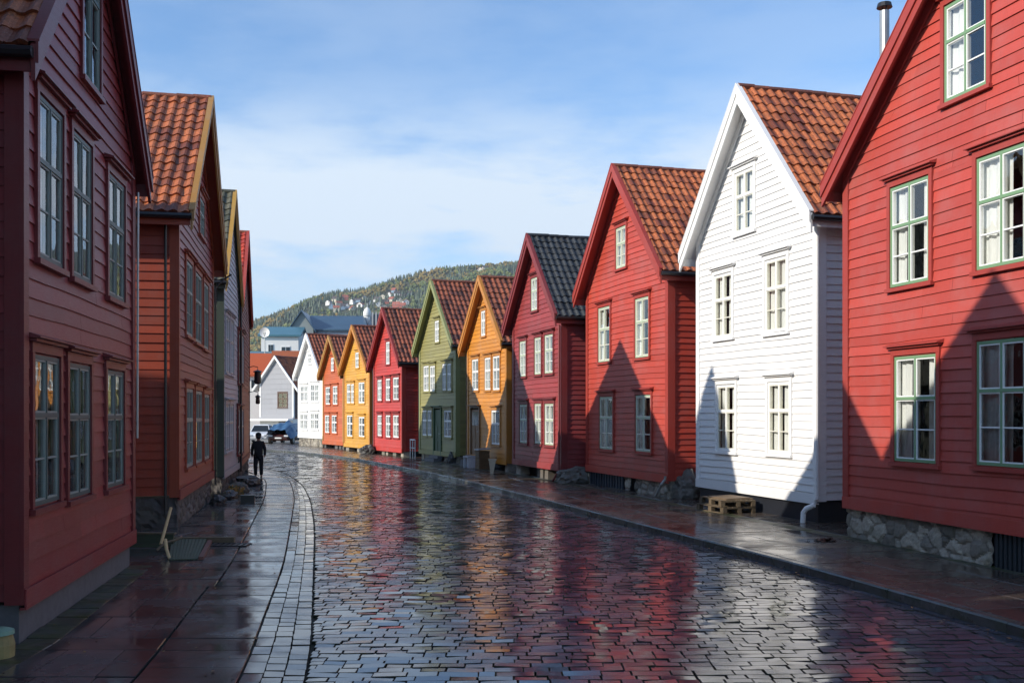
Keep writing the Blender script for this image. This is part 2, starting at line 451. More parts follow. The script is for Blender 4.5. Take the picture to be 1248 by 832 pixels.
    if gutter:
        for sx in (-1, 1):
            xg = -E - .07 if sx < 0 else w + E + .07
            gm = MB(); gm.tube([(xg, -o - .02, H.ze - .045), (xg, H.depth + .1, H.ze - .045)], .062, 8); gm.build('gutter', BLACKM, root)
            fm = MB(); xs = (xg + .075, xg + .105) if sx < 0 else (xg - .105, xg - .075)
            fm.box(xs[0], xs[1], -o + .02, H.depth + .1, H.ze - .22, H.ze - .03); fm.box(min(0, xs[1]) if sx < 0 else w, xs[0] if sx > 0 else 0, 0.02, H.depth, H.ze - .215, H.ze - .19) if False else None
            fm.build('fascia', trim, root)
    # foundation
    zg, zs = H.z0 - .15, H.zs - .04
    P0 = lambda s, z, o_: (s, .06 - o_, zg + z)
    Pn = (lambda s, z, o_: (w - .06 + o_, s, zg + z)) if near == 'right' else (lambda s, z, o_: (.06 - o_, s, zg + z))
    if found == 'rubble':
        rubble('foundation', w, zs - zg, P0, fmat or RUBBLE, root, seed, gaps=postgap or ())
        rubble('foundation', H.depth, zs - zg, Pn, fmat or RUBBLE, root, seed + 3, step=.08)
        q = MB(); q.box(.1, w - .1, .12, .16, zg, zs); q.build('void_shade_sheet', BLACK_PLINTH_VOID, root)  # near-black backing paints the shade behind the foundation gaps
    elif found in ('plain', 'black'):
        q = MB(); q.box(.04, w - .04, .03, H.depth - .1, zg, zs); q.build('foundation', CONCRETE if found == 'plain' else BLACK_PLINTH_VOID, root)
    else:
        q = MB(); q.box(.15, w - .15, .5, H.depth - .1, zg, zs); q.build('void_shade_sheet', BLACK_PLINTH_VOID, root)  # near-black sheet paints the shaded void between the foundation stones
        rnd = random.Random(seed * 3 + 1); x = .02; q = MB()
        while x < w - .3:
            pw = rnd.uniform(.28, .75)
            if rnd.random() < .62 or x < .05:
                x2 = min(w - .03, x + pw); j = rnd.uniform(0, .06)
                q = MB(); q.hexa([(x, .05 + j, zg), (x2 + .04, .03 + j, zg), (x2 + .04, .45, zg), (x, .45, zg), (x + .02, .06 + j, zs), (x2, .05 + j, zs), (x2, .45, zs), (x + .02, .45, zs)], 0, rnd.random()); q.build('foundation_stone', fmat or RUBBLE, root)
            x += pw + rnd.uniform(.08, .3)
        q = MB(); q.hexa([(w - .42, .05, zg), (w - .04, .03, zg), (w - .04, .5, zg), (w - .42, .5, zg), (w - .38, .06, zs), (w - .06, .05, zs), (w - .06, .45, zs), (w - .38, .45, zs)], 0, .8); q.build('foundation_stone', fmat or RUBBLE, root)
        yy = 1.6
        while yy < H.depth: q = MB(); q.box(w - .45, w - .06, yy, yy + .5, zg, zs, 0, rnd.random()); q.build('foundation_stone', fmat or RUBBLE, root); yy += 1.9
    for (x0, x1, z0, z1, op) in wl:
        window(H, x0, x1, z0, z1, op.get('st', st), op.get('cols', 2), op.get('head', True), op.get('curtain', random.choice(['sides', 'sides', 'wide', 'full'])), op.get('tr', .60), op.get('bars', True))
    for (x0, x1, z0, z1, op) in dl:
        dm = MB(); f = .06
        dm.box(x0 + f, x1 - f, -.005, .05, z0, z1 - f)
        zm = z0 + (z1 - z0) * .62
        for (a, b) in ((z0 + .12, z0 + (z1 - z0) * .3), (z0 + (z1 - z0) * .34, zm)):
            xm = (x0 + x1) / 2
            for (p, q_) in ((x0 + f + .09, xm - .04), (xm + .04, x1 - f - .09)):
                if q_ - p > .05: dm.box(p, q_, -.022, -.006, a, b)
        door = dm.build('door', op['mat'], root)
        fm = MB(); fm.box(x0 - .04, x0 + f, -.07, .06, z0, z1 + .01); fm.box(x1 - f, x1 + .04, -.07, .06, z0, z1 + .01); fm.box(x0 - .04, x1 + .04, -.07, .06, z1 + .011, z1 + .09)
        fm.box(x0 - .14, x1 + .14, -.20, 0, z1 + .092, z1 + .13)
        fm.build('door_frame', op['frame'], door)
        if op.get('light'):
            g = MB(); g.box(x0 + f + .08, x1 - f - .08, -.03, -.008, zm + .03, z1 - f - .1); g.build('glass', GLASS, door)
        hm = MB(); hm.tube([(x1 - f - .07, -.0, z0 + 1.0), (x1 - f - .07, -.07, z0 + 1.0), (x1 - f - .17, -.07, z0 + 1.0)], .014, 6); hm.build('handle', ZINC, door)
        sm = MB(); sm.box(x0 - .15, x1 + .15, -.45, -.07, H.z0 - .02, (H.z0 + z0) / 2); sm.box(x0 - .1, x1 + .1, -.25, -.0, (H.z0 + z0) / 2 + .002, z0 - .03); sm.build('door_step', CONCRETE, root)

def rh(u, Y, slope, uL):   # right-side house: right corner on pixel column u at depth Y; left corner on column uL
    a = (u - CX) / F; X = a * Y; b = (uL - CX) / F
    YL = (X + slope * Y) / (b + slope)
    return (b * YL, YL), (X, Y)

def style(frame, sash, casing): return dict(frame=frame, sash=sash, casing=casing)

GREEN = paint((.17, .30, .16), .45, .1, .15); PGREEN = paint((.42, .50, .36), .45, .08, .12); TEAL = paint((.07, .115, .105), .45, .1, .15)
CREAM = paint((.74, .72, .62), .45, .05, .08); WHT = paint((.80, .80, .78), .4, .04, .05)
GREYG = paint((.28, .33, .29), .45, .1, .15)

red1 = paint((.44, .060, .042), .5, .14, .24); red1t = paint((.35, .045, .033), .5, .10, .16)
red3 = paint((.44, .054, .032), .5, .13, .24); red3t = paint((.34, .040, .026), .5, .1, .16)
maroon = paint((.29, .040, .040), .5, .16, .2); maroont = paint((.21, .028, .028), .5, .12, .2)
orange = paint((.58, .225, .022), .5, .14, .2); oranget = paint((.50, .20, .03), .5, .12, .2)
green6 = paint((.27, .245, .085), .5, .14, .2); green6t = paint((.25, .265, .10), .5, .12, .2)
red7 = paint((.47, .040, .030), .5, .12, .15); red7t = paint((.27, .028, .022), .5, .12, .2)
yellow8 = paint((.60, .30, .035), .5, .12, .2); brown9 = paint((.48, .105, .030), .5, .12, .2)
white2 = paint((.76, .75, .735), .45, .05, .09); white2t = paint((.82, .81, .79), .45, .02, .04)
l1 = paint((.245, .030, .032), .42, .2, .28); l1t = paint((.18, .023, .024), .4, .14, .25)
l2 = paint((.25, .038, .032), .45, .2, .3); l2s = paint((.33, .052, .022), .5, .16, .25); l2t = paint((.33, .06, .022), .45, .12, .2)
greyw = paint((.42, .41, .43), .5, .08, .2); dgreen = paint((.055, .075, .055), .5, .1, .2)
ochre = paint((.40, .20, .045), .5, .15, .3); ochre2 = paint((.46, .26, .05), .5, .15, .25)
l4 = paint((.20, .034, .026), .5, .14, .25)

W = lambda a, b, c, d, **k: (a, b, c, d, k)
GR = 'gabled timber houses along the right side of the street'
GL = 'gabled timber houses along the left side of the street'
ZP = .12
# ---- right row
HR = {}
A = gpt(1031, 653, ZP); A = (A.x, A.y); dirv = Vector((.243, -1)).normalized(); B = (A[0] + dirv.x * 7.6, A[1] + dirv.y * 7.6)
H = House(A, B, ZP, .73, 6.58, 10.25, 9, .27, .32, 'big red clapboard house nearest on the right, with green window frames and rubble plinth', group=GR); HR[1] = H
s1 = style(GREEN, WHT, red1t)
z2a, z2b = 6.22, 4.55; zl1, zl0 = 3.47, 1.62
make_house(H, red1, red1t, TILE, [W(1087, 1134.5, 222, 346, curtain='sides'), W(1153, 1205, -6, 114, curtain='left', tr=.62), W(1092, 1143.5, 433, 563, curtain='sides'),
    ('local', 3.62, 5.15, z2b, z2a, dict(cols=3, curtain='wide')), ('local', 3.62, 5.15, zl0, zl1, dict(cols=3, curtain='wide'))], s1, found='rubble', bh=.178, seed=11, bargeh=.30, postgap=((3.9, 4.75),))
# steel flue on its left roof slope
q = MB(); p = Vector((.52, .46)); zt = 9.80
q.tube([(p.x, p.y, 6.9), (p.x, p.y, zt - .12)], .085, 12); q.build('chimney', ZINC, H.root, smooth=False)
q = MB(); q.tube([(p.x, p.y, zt - .06), (p.x, p.y, zt + .02)], [.14, .12], 12); q.tube([(p.x + .06, p.y, zt - .13), (p.x + .06, p.y, zt - .05)], .01, 6); q.tube([(p.x - .06, p.y, zt - .13), (p.x - .06, p.y, zt - .05)], .01, 6)
q.build('chimney_cap', BLACKM, H.root)

A, B = rh(997, 21.27, .30, 851)
H = House(A, B, ZP, .59, 6.42, 9.9, 9, .35, .30, 'white clapboard house with steep gable and orange tile roof on a black plinth', group=GR); HR[2] = H
make_house(H, white2, white2t, TILE, [W(897, 920, 208, 282, curtain='wide'), W(872, 893.5, 334, 411, curtain='wide'), W(934, 960.5, 315, 404, curtain='full'),
    W(875, 897.5, 469, 549, curtain='wide'), W(937.5, 964, 466, 552, curtain='wide')], style(WHT, CREAM, white2t), found='black', bh=.165, seed=22, bargeh=.34)
A, B = rh(815, 27.4, .30, 716)
H = House(A, B, ZP, .61, 6.12, 9.62, 9, .35, .28, 'bright red clapboard house beside the white one with black slatted plinth and pale green windows', group=GR); HR[3] = H
make_house(H, red3, red3t, TILE, [W(752, 764, 277, 326, curtain='full'), W(730.5, 744.5, 374.5, 440.5), W(775.5, 792, 363, 435), W(732, 748, 483.5, 547), W(776, 794.5, 481.5, 550)],
    style(PGREEN, CREAM, red3t), found='rubble', bh=.16, seed=33, bargeh=.28, postgap=((.15, 3.0), (3.45, 3.75)))
A, B = rh(685, 33.9, .33, 626)
H = House(A, B, ZP, .56, 5.55, 8.62, 9, .32, .28, 'dark crimson clapboard house with black tile roof and five lower windows', group=GR); HR[4] = H
H.root['label'] = 'dark crimson clapboard house whose roof has black tiles'
make_house(H, maroon, maroont, TILE_BLACK, [W(648.5, 656, 339, 378, curtain='full'), W(634.5, 642, 416, 458.5), W(652.7, 660.5, 411.5, 456), W(665, 675, 408, 454.5),
    W(634.5, 643.5, 493, 539.5), W(652.7, 660.8, 492, 540.5), W(665, 676, 492, 542)], style(PGREEN, WHT, maroont), found='posts', bh=.16, seed=44, bargeh=.3)
A, B = rh(618, 40, .36, 570.5)
H = House(A, B, ZP, .46, 5.1, 7.95, 8, .32, .28, 'orange-yellow clapboard house with a brown street door beside the crimson house', group=GR); HR[5] = H
make_house(H, orange, oranget, TILE_BROWN, [W(587.4, 592.5, 379, 409, curtain='full'), W(576.3, 584, 438, 475.5), W(591.8, 599, 436, 475), W(601.8, 610, 434, 475), W(600, 610, 500, 541.5)],
    style(WHT, WHT, oranget), doors=[(574.5, 585.4, 497, 554, dict(mat=paint((.20, .09, .03), .5), frame=paint((.22, .11, .04), .5), light=True))], found='posts', bh=.16, seed=55, bargeh=.26)
A, B = rh(556, 46.3, .42, 512)
H = House(A, B, ZP, .47, 5.42, 8.62, 8, .3, .28, 'olive green clapboard house with a narrow dark green door', group=GR); HR[6] = H
make_house(H, green6, green6t, TILE_BROWN, [W(530.8, 536, 391, 416.5, curtain='full'), W(517, 523.5, 446, 476.5), W(524.8, 531, 446, 476.5), W(540, 545, 443.5, 475.5), W(546, 550.8, 443, 475.5),
    W(515.8, 521, 500, 530.5), W(521.8, 527, 500, 530.5), W(542, 551, 500, 532.5)],
    style(WHT, WHT, green6), doors=[(529.5, 538.5, 497.5, 556, dict(mat=paint((.02, .06, .018), .5), frame=paint((.05, .11, .04), .5)))], found='posts', bh=.16, seed=66, bargeh=.26)
A, B = rh(490.5, 53, .47, 456)
H = House(A, B, ZP, .42, 4.98, 7.95, 8, .3, .28, 'scarlet clapboard house left of the green one, with two rows of three white windows', group=GR); HR[7] = H
make_house(H, red7, red7t, TILE_BROWN, [W(471.3, 475.7, 416.8, 443.5, curtain='full'), W(461, 466, 463, 488), W(471, 476.4, 461.4, 488), W(480, 486.8, 460, 487), W(461, 466, 506, 531), W(471, 476.6, 506, 532.5), W(480, 486.8, 506, 533)],
    style(WHT, WHT, red7t), found='posts', bh=.16, seed=77, bargeh=.26)
A, B = rh(451, 58.7, .50, 420)
H = House(A, B, ZP, .42, 4.9, 7.5, 8, .3, .26, 'small yellow clapboard house between the scarlet house and the rust-red house', group=GR); HR[8] = H
make_house(H, yellow8, oranget, TILE_BROWN, [W(433.8, 438, 429.6, 448, curtain='full'), W(423.4, 428, 468, 491), W(428.6, 432.2, 468, 491), W(437.8, 445, 466, 491), W(423.6, 430.3, 506, 531.5), W(438, 445, 508, 532)],
    style(WHT, WHT, yellow8), found='posts', bh=.16, seed=88, bargeh=.24)
A, B = rh(419, 64, .55, 394)
H = House(A, B, ZP, .45, 4.75, 7.25, 8, .3, .26, 'small rust-red clapboard house with ochre bargeboards next to the far white house', group=GR); HR[9] = H
make_house(H, brown9, ochre, TILE_BROWN, [W(404, 407.6, 436, 452, curtain='full'), W(397.5, 403, 471.7, 492.5), W(406.3, 412, 470.5, 492.5), W(396.8, 402, 506, 527), W(405, 411, 506, 527.5)],
    style(WHT, WHT, brown9), found='posts', bh=.16, seed=99, bargeh=.24, fmat=RUBBLE_DK)
A, B = rh(393.5, 68.5, .60, 364)
H = House(A, B, ZP, .75, 4.9, 7.75, 8, .3, .28, 'narrow white clapboard house farthest away at the end of the row', group=GR); HR[10] = H
make_house(H, white2, white2t, TILE_BROWN, [W(376, 379.6, 430.6, 443, curtain='full'), W(366.8, 370.6, 470, 489), W(371.4, 375, 470, 489), W(379, 383.4, 468, 489), W(384.2, 388.7, 468, 489),
    W(366.4, 370.2, 504, 523), W(371, 374.8, 504, 523), W(379, 383.2, 503, 523), W(384, 388.5, 503, 523)],
    style(WHT, WHT, white2t), found='rubble', bh=.16, seed=101, bargeh=.26)

# ---- left row
HL = {}
A = (-5.135, 10.72); B = (-6.01, 16.22)
H = House(A, B, 0, .43, 6.1, 9.4, 12, .20, .30, 'dark maroon clapboard house nearest on the left with teal framed windows on a concrete plinth', group=GL); HL[1] = H
sL = style(TEAL, GREYG, l1t)
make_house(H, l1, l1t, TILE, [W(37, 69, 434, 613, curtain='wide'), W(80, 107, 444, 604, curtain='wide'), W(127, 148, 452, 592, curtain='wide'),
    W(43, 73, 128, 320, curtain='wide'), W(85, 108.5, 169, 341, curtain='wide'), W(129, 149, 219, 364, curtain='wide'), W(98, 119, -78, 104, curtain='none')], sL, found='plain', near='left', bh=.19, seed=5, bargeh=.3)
A = gpt(216, 644); B = gpt(258.5, 608)
H = House((A.x, A.y), (B.x, B.y), 0, .68, 6.45, 10.0, 8, .32, .40, 'red-brown clapboard house with orange side wall and ochre gable board, second on the left', group=GL); HL[2] = H
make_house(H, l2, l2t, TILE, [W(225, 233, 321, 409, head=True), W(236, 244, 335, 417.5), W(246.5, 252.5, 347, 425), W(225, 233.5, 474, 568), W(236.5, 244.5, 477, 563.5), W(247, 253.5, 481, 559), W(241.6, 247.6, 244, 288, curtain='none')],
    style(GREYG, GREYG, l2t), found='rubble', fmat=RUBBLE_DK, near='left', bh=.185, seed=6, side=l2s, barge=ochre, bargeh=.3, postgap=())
for o in H.root.children:
    if o.name.startswith('foundation') and False: pass
H = House((-8.75, 31.0), (-9.83, 36.8), 0, .5, 6.35, 9.65, 8, .12, .25, 'pale grey clapboard house with dark green side and yellow gable board, third on the left', group=GL); HL[3] = H
make_house(H, greyw, dgreen, TILE_MOSS, [W(273.8, 278.4, 387, 454), W(279.4, 283.6, 391, 456), W(273.6, 278, 493, 549), W(279, 283, 493, 547)], style(GREYG, WHT, greyw), found='rubble', fmat=RUBBLE_DK, near='left', bh=.17, seed=7, side=dgreen, barge=ochre2, bargeh=.28)
H = House((-10.02, 37.7), (-11.9, 46.4), 0, .5, 6.4, 9.75, 8, .12, .25, 'red clapboard house with bright red tile roof at the far end of the left row', group=GL); HL[4] = H
make_house(H, l4, l4, TILE_RED, [W(289.5, 292.3, 408, 467), W(293.6, 296, 410, 467), W(288.8, 291.8, 499, 552), W(293.2, 295.6, 499, 551)], style(GREYG, WHT, l4), found='rubble', fmat=RUBBLE_DK, near='left', bh=.17, seed=8, barge=red3, bargeh=.28)

# houses of the same row that stand beside and behind the camera, plus an unseen slim one added behind the first: they cast the gable shadows and fill the reflections
sB = style(TEAL, GREYG, l1t)
H = House((-5.1, 6.9), (-5.6, 10.25), 0, .43, 8.2, 10.8, 9, .2, .92, 'narrow maroon house just before the nearest left house, made tall for its gable shadow', group=GL)  # height and eaves shaped for the gable shadow on the near red house
make_house(H, l1, l1t, TILE, [('local', .5, 1.4, 1.5, 3.2, {}), ('local', 2.0, 2.9, 1.5, 3.2, {}), ('local', .5, 1.4, 4.3, 5.8, {}), ('local', 2.0, 2.9, 4.3, 5.8, {})], sB, found='plain', near='left', seed=15)
H = House((-4.6, .2), (-4.95, 6.2), 0, .43, 6.0, 9.7, 9, .3, .3, 'ochre yellow house on the left behind the viewer', group=GL)
make_house(H, ochre2, ochre, TILE, [('local', .9, 1.9, 1.5, 3.2, {}), ('local', 3.6, 4.6, 1.5, 3.2, {}), ('local', .9, 1.9, 4.3, 5.8, {}), ('local', 3.6, 4.6, 4.3, 5.8, {})], sB, found='plain', near='left', seed=16)
H = House((-8.1, 17.3), (-8.5, 20.0), 0, .5, 7.2, 10.4, 1.15, .1, .12, 'unseen slim gable added behind the nearest left house to cast a gable shadow', group=GL)  # unseen gable added and kept shallow to shadow only the white house
make_house(H, l2, l2t, TILE, [('local', 1.0, 1.8, 4.3, 5.8, {})], sB, found='plain', near='left', seed=17)

# ------------------------------------------------------------------ street
def interp(tab, y):
    if y <= tab[0][0]: (y0, x0), (y1, x1) = tab[0], tab[1]
    elif y >= tab[-1][0]: (y0, x0), (y1, x1) = tab[-2], tab[-1]
    else:
        for a, b in zip(tab, tab[1:]):
            if a[0] <= y <= b[0]: (y0, x0), (y1, x1) = a, b; break
    return x0 + (x1 - x0) * (y - y0) / (y1 - y0)
def smooth_tab(tab, y0, y1, step=.5, k=2.0):
    out = []; y = y0
    while y <= y1:
        s_ = 0; w_ = 0
        for j in range(-6, 7):
            ww = math.exp(-(j / 3) ** 2); s_ += ww * interp(tab, y + j * k / 3); w_ += ww
        out.append((y, s_ / w_)); y += step
    return out
KT = smooth_tab([(-6, 7.4), (2, 6.9), (7, 6.25), (11.03, 5.5), (12.77, 4.95), (15.46, 4.39), (18.75, 3.36), (21.9, 2.4), (25.2, 1.45), (29.4, .16), (35.3, -1.75), (42.9, -4.45), (52.6, -8.3), (61.2, -13.0), (68, -18.5), (76, -27)], -4, 74)
BRT = smooth_tab([(-4, -1.2), (5, -1.45), (9.12, -1.79), (14.7, -2.85), (21.3, -4.1), (28, -5.5), (34.1, -6.96), (41.1, -9.1), (44.4, -10.6), (50, -14), (56, -19)], -4, 54)
BLT = smooth_tab([(-4, -1.8), (5, -2.02), (9.12, -2.39), (11.67, -2.85), (15.87, -3.53), (21.3, -4.6), (29.1, -6.15), (37, -8.0), (43.5, -10.5), (50, -14.4), (56, -19.5)], -4, 54)
K = lambda y: interp(KT, y); BR_ = lambda y: interp(BRT, y); BL_ = lambda y: interp(BLT, y)

SETT = wet_mat('wet_granite_setts', (.034, .046, .066), (.098, .114, .150), .085, .29, .22, 55, 1.0, .004, spec=1.0)
SETT2 = wet_mat('wet_band_setts', (.05, .053, .062), (.12, .125, .135), .08, .26, .18, 55, 1.0, .004, spec=.8)
SLAB = wet_mat('wet_paving_slabs', (.040, .038, .040), (.105, .098, .098), .06, .32, .45, 45, 1.1, .004, spec=.8)
SLABR = wet_mat('wet_brown_pavement', (.060, .046, .036), (.115, .092, .076), .10, .42, .5, 50, 1.1, .005)
MOSSY = wet_mat('mossy_edge_stone', (.04, .04, .03), (.08, .075, .055), .3, .7, .6, 40, 1.2, .01, .8)
KERB = wet_mat('kerb_granite', (.045, .043, .042), (.11, .105, .10), .15, .45, .6, 35, 1.0, .01, .3)
DIRT = wet_mat('dark_joint_earth', (.018, .016, .014), (.035, .030, .024), .55, .85, .6, 40, 1.0, .01, .3, spec=.25)
ASPH = wet_mat('wet_asphalt', (.04, .04, .04), (.07, .068, .065), .2, .5, .5, 60, .5, .008)
PLAZA = wet_mat('pale_yard_paving', (.16, .14, .11), (.24, .21, .16), .3, .6, .4, 30, .5, .01)

g = MB(); g.poly([(-3500, -300, -.12), (3500, -300, -.12), (3500, 4500, -.12), (-3500, 4500, -.12)]); tag(g.build('ground', ASPH), kind='structure')
g = MB(); g.poly([(-14, -8, -.038), (14, -8, -.038), (14, 60, -.038), (-14, 60, -.038)]); g.poly([(-60, 60, -.038), (14, 60, -.038), (14, 76, -.038), (-60, 76, -.038)]); g.poly([(-60, 46.5, -.038), (-14, 46.5, -.038), (-14, 60, -.038), (-60, 60, -.038)])
tag(g.build('street_bed', DIRT), kind='structure')

def sett(mb, c, m=0, tilt=.010, rnd=random, h=.045, bev=.0045, jit=.0045):
    """c: 4 corners (x,y) ccw"""
    cx = sum(p[0] for p in c) / 4; cy = sum(p[1] for p in c) / 4
    tx = rnd.gauss(0, tilt); ty = rnd.gauss(0, tilt); dz = rnd.uniform(-.006, .003)
    cc = [(p[0] + rnd.uniform(-jit, jit), p[1] + rnd.uniform(-jit, jit)) for p in c]
    def Z(x, y): return dz + tx * (x - cx) + ty * (y - cy)
    i = len(mb.v); t = min(1, max(0, rnd.gauss(.5, .25)))
    for p in cc: mb.v.append((p[0], p[1], Z(*p) - h))
    for p in cc: mb.v.append((p[0], p[1], Z(*p) - bev * .8))
    for p in cc:
        dx, dy = cx - p[0], cy - p[1]; l = math.hypot(dx, dy) or 1
        k = bev * 1.4 / l; x, y = p[0] + dx * k, p[1] + dy * k
        mb.v.append((x, y, Z(x, y)))
    mb.idx((i + 8, i + 9, i + 10, i + 11), m, t)
    for k in range(4):
        a = (k + 1) % 4
        mb.idx((i + 4 + k, i + 4 + a, i + 8 + a, i + 8 + k), 1, t * .8); mb.idx((i + k, i + a, i + 4 + a, i + 4 + k), 1, t * .4)

def skew(y):      # rows run square to the curving street
    return .02 + .25 * min(1, max(0, (y - 6) / 40))
mb = MB(); rnd = random.Random(3)
y = 5.2
while y < 72:
    dy = .15 * rnd.uniform(.9, 1.12) * (1 if y < 34 else 1.5)
    def rowy(x, yy):
        xc = (BR_(yy) + K(yy)) / 2 if yy < 50 else (K(yy) - 4.5)
        return yy + skew(yy) * (x - xc) + .03 * math.sin(x * .9 + yy * .3)
    xl = (BR_(y) if y < 48 else max(-40, BR_(54) - (y - 48) * 3)) - .8; xr = K(y) + 1.2
    x = xl + rnd.uniform(0, .2)
    while x < xr:
        ln = rnd.choice((rnd.uniform(.15, .26), rnd.uniform(.24, .38))) * (1 if y < 34 else 1.25)
        x2 = x + ln; g_ = rnd.uniform(.005, .013)
        ym = rowy((x + x2) / 2, y)
        leftb = BR_(ym) + .008 if ym < 50 else -60
        if x > leftb - .02 and x2 < K(ym) - .31 and x < K(ym):
            c = [(x + g_ / 2, rowy(x, y) + g_ / 2), (x2 - g_ / 2, rowy(x2, y) + g_ / 2), (x2 - g_ / 2, rowy(x2, y) + dy - g_ / 2), (x + g_ / 2, rowy(x, y) + dy - g_ / 2)]
            sett(mb, c, rnd=rnd, tilt=.019)
        elif x2 > leftb + .05 and x2 - leftb < ln + .02 and ym < 50:
            xa = leftb
            sett(mb, [(xa, rowy(xa, y) + .008), (x2 - g_ / 2, rowy(x2, y) + .008), (x2 - g_ / 2, rowy(x2, y) + dy - .008), (xa, rowy(xa, y) + dy - .008)], rnd=rnd, tilt=.019)
        elif x < K(ym) - .36 and x2 >= K(ym) - .31:
            xa = K(ym) - .32
            sett(mb, [(x + .008, rowy(x, y) + .008), (xa, rowy(xa, y) + .008), (xa, rowy(xa, y) + dy - .008), (x + .008, rowy(x, y) + dy - .008)], rnd=rnd, tilt=.019)
        x = x2
    y += dy
# gutter stones along the kerb (two lengthwise rows)
for (a, b) in ((-.30, -.155), (-.145, -.005)):
    y = 4.0
    while y < 72:
        ln = rnd.uniform(.3, .6)
        sett(mb, [(K(y) + a, y), (K(y) + b, y), (K(y + ln) + b, y + ln - .012), (K(y + ln) + a, y + ln - .012)], rnd=rnd, tilt=.006)
        y += ln
tag(mb.build('cobbled_street', [SETT, DIRT]), kind='structure')
mb = MB()
for (fa, fb) in ((0.01, .325), (.338, .655), (.668, .99)):
    y = 4.5
    while y < 52:
        ln = rnd.uniform(.17, .30) * (1.5 if fa < .1 else 1)
        def X(yy, f): return BL_(yy) + (BR_(yy) - BL_(yy)) * f
        sett(mb, [(X(y, fa), y), (X(y, fb), y), (X(y + ln, fb), y + ln - .014), (X(y + ln, fa), y + ln - .014)], rnd=rnd, tilt=.009)
        y += ln
tag(mb.build('gutter_bands', [SETT2, DIRT]), kind='structure')

# left slabs
HLT = [(-4, -4.4), (10.7, -5.1), (16.3, -6.0), (17, -8.2), (21, -8.4), (21.3, -6.95), (28.6, -8.3), (31, -8.7), (37, -9.8), (46.5, -11.85), (46.6, -30), (60, -40)]
HLf = lambda y: interp(HLT, y)
mb = MB(); y = 4.5; row = 0
def slab(mb, c, m, rnd, z=0.0, gap=.007, tilt=.0015, th=.05):
    cx = sum(p[0] for p in c) / 4; cy = sum(p[1] for p in c) / 4
    tx, ty, dz = rnd.gauss(0, tilt), rnd.gauss(0, tilt), rnd.uniform(-.004, .004)
    q = []
    for p in c:
        dx, dy = cx - p[0], cy - p[1]; l = math.hypot(dx, dy) or 1
        q.append((p[0] + dx / l * gap * 1.4, p[1] + dy / l * gap * 1.4))
    t = rnd.random(); e = .008
    i = len(mb.v)
    for zz, inset in ((-th, 0), (-e, 0), (0, e)):
        for p in q:
            dx, dy = cx - p[0], cy - p[1]; l = math.hypot(dx, dy) or 1
            x, yy = p[0] + dx / l * inset, p[1] + dy / l * inset
            mb.v.append((x, yy, z + dz + zz + tx * (x - cx) + ty * (yy - cy)))
    mb.idx((i + 8, i + 9, i + 10, i + 11), m, t)
    for k in range(4):
        a = (k + 1) % 4
        mb.idx((i + 4 + k, i + 4 + a, i + 8 + a, i + 8 + k), m, t); mb.idx((i + k, i + a, i + 4 + a, i + 4 + k), m, t * .5)
while y < 46:
    ln = (.55 if row % 4 == 2 else rnd.uniform(.8, 1.35)); y2 = y + ln
    xr0, xr1 = BL_(y) - .01, BL_(y2) - .01
    w1 = .95 if y < 14 else .85
    # column beside the bands: shorter slabs
    n = rnd.choice((2, 3)) if ln > .7 else 1
    for k in range(n):
        a, b = y + ln * k / n, y + ln * (k + 1) / n
        slab(mb, [(BL_(a) - w1, a), (BL_(a) - .01, a), (BL_(b) - .01, b), (BL_(b) - w1, b)], 0, rnd)
    xl0, xl1 = HLf(y), HLf(y2)
    if abs(xl0 - xl1) > 1: xl0 = xl1 = min(xl0, xl1) if y < 19 else max(xl0, xl1) - .1
    ax0, ax1 = xr0 - w1, xr1 - w1
    strip = .33 if y < 16.6 else 0
    n = 1 if row % 4 == 2 else rnd.choice((2, 3))
    cut = [0] + [(k + 1) / n + rnd.uniform(-.12, .12) for k in range(n - 1)] + [1]
    lx0, lx1 = xl0 + strip, xl1 + strip
    for a, b in zip(cut, cut[1:]):
        c = [(lx0 + (ax0 - lx0) * a, y), (lx0 + (ax0 - lx0) * b, y), (lx1 + (ax1 - lx1) * b, y2), (lx1 + (ax1 - lx1) * a, y2)]
        if 16.9 < y < 18.6: c = [(max(p[0], -6.9), p[1]) for p in c]
        if c[1][0] - c[0][0] > .15: slab(mb, c, 0, rnd)
    if strip:
        for k in range(2):
            a, b = y + ln * k / 2, y + ln * (k + 1) / 2
            slab(mb, [(HLf(a) - .05, a), (HLf(a) + strip, a), (HLf(b) + strip, b), (HLf(b) - .05, b)], 1, rnd, tilt=.01)
    y = y2; row += 1
tag(mb.build('left_pavement', [SLAB, MOSSY]), kind='structure')

# right pavement + kerb
g = MB(); y = -4
while y < 73:
    y2 = y + 1.0
    g.poly([(K(y) + .12, y, ZP - .03), (K(y) + 9 + max(0, y - 50) * .6, y, ZP - .03), (K(y2) + 9 + max(0, y2 - 50) * .6, y2, ZP - .03), (K(y2) + .12, y2, ZP - .03)]); y = y2
tag(g.build('pavement_bed', DIRT), kind='structure')
mb = MB(); y = 3.0
while y < 73:
    ln = rnd.uniform(.75, 1.15); y2 = y + ln; sk = .25
    xs = [.155, 1.0 + rnd.uniform(-.12, .12), 1.8 + rnd.uniform(-.12, .12), 2.42, 2.74, 4.2]
    if y > 55: xs = [.155, 1.2, 2.4, 4.2, 7.5]
    for a, b in zip(xs, xs[1:]):
        slab(mb, [(K(y) + a, y + sk * a), (K(y) + b, y + sk * b), (K(y2) + b, y2 + sk * b), (K(y2) + a, y2 + sk * a)], 1 if a == 2.42 else 0, rnd, ZP, tilt=.003)
    y = y2
tag(mb.build('right_pavement', [SLABR, MOSSY]), kind='structure')
mb = MB(); y = 2.0
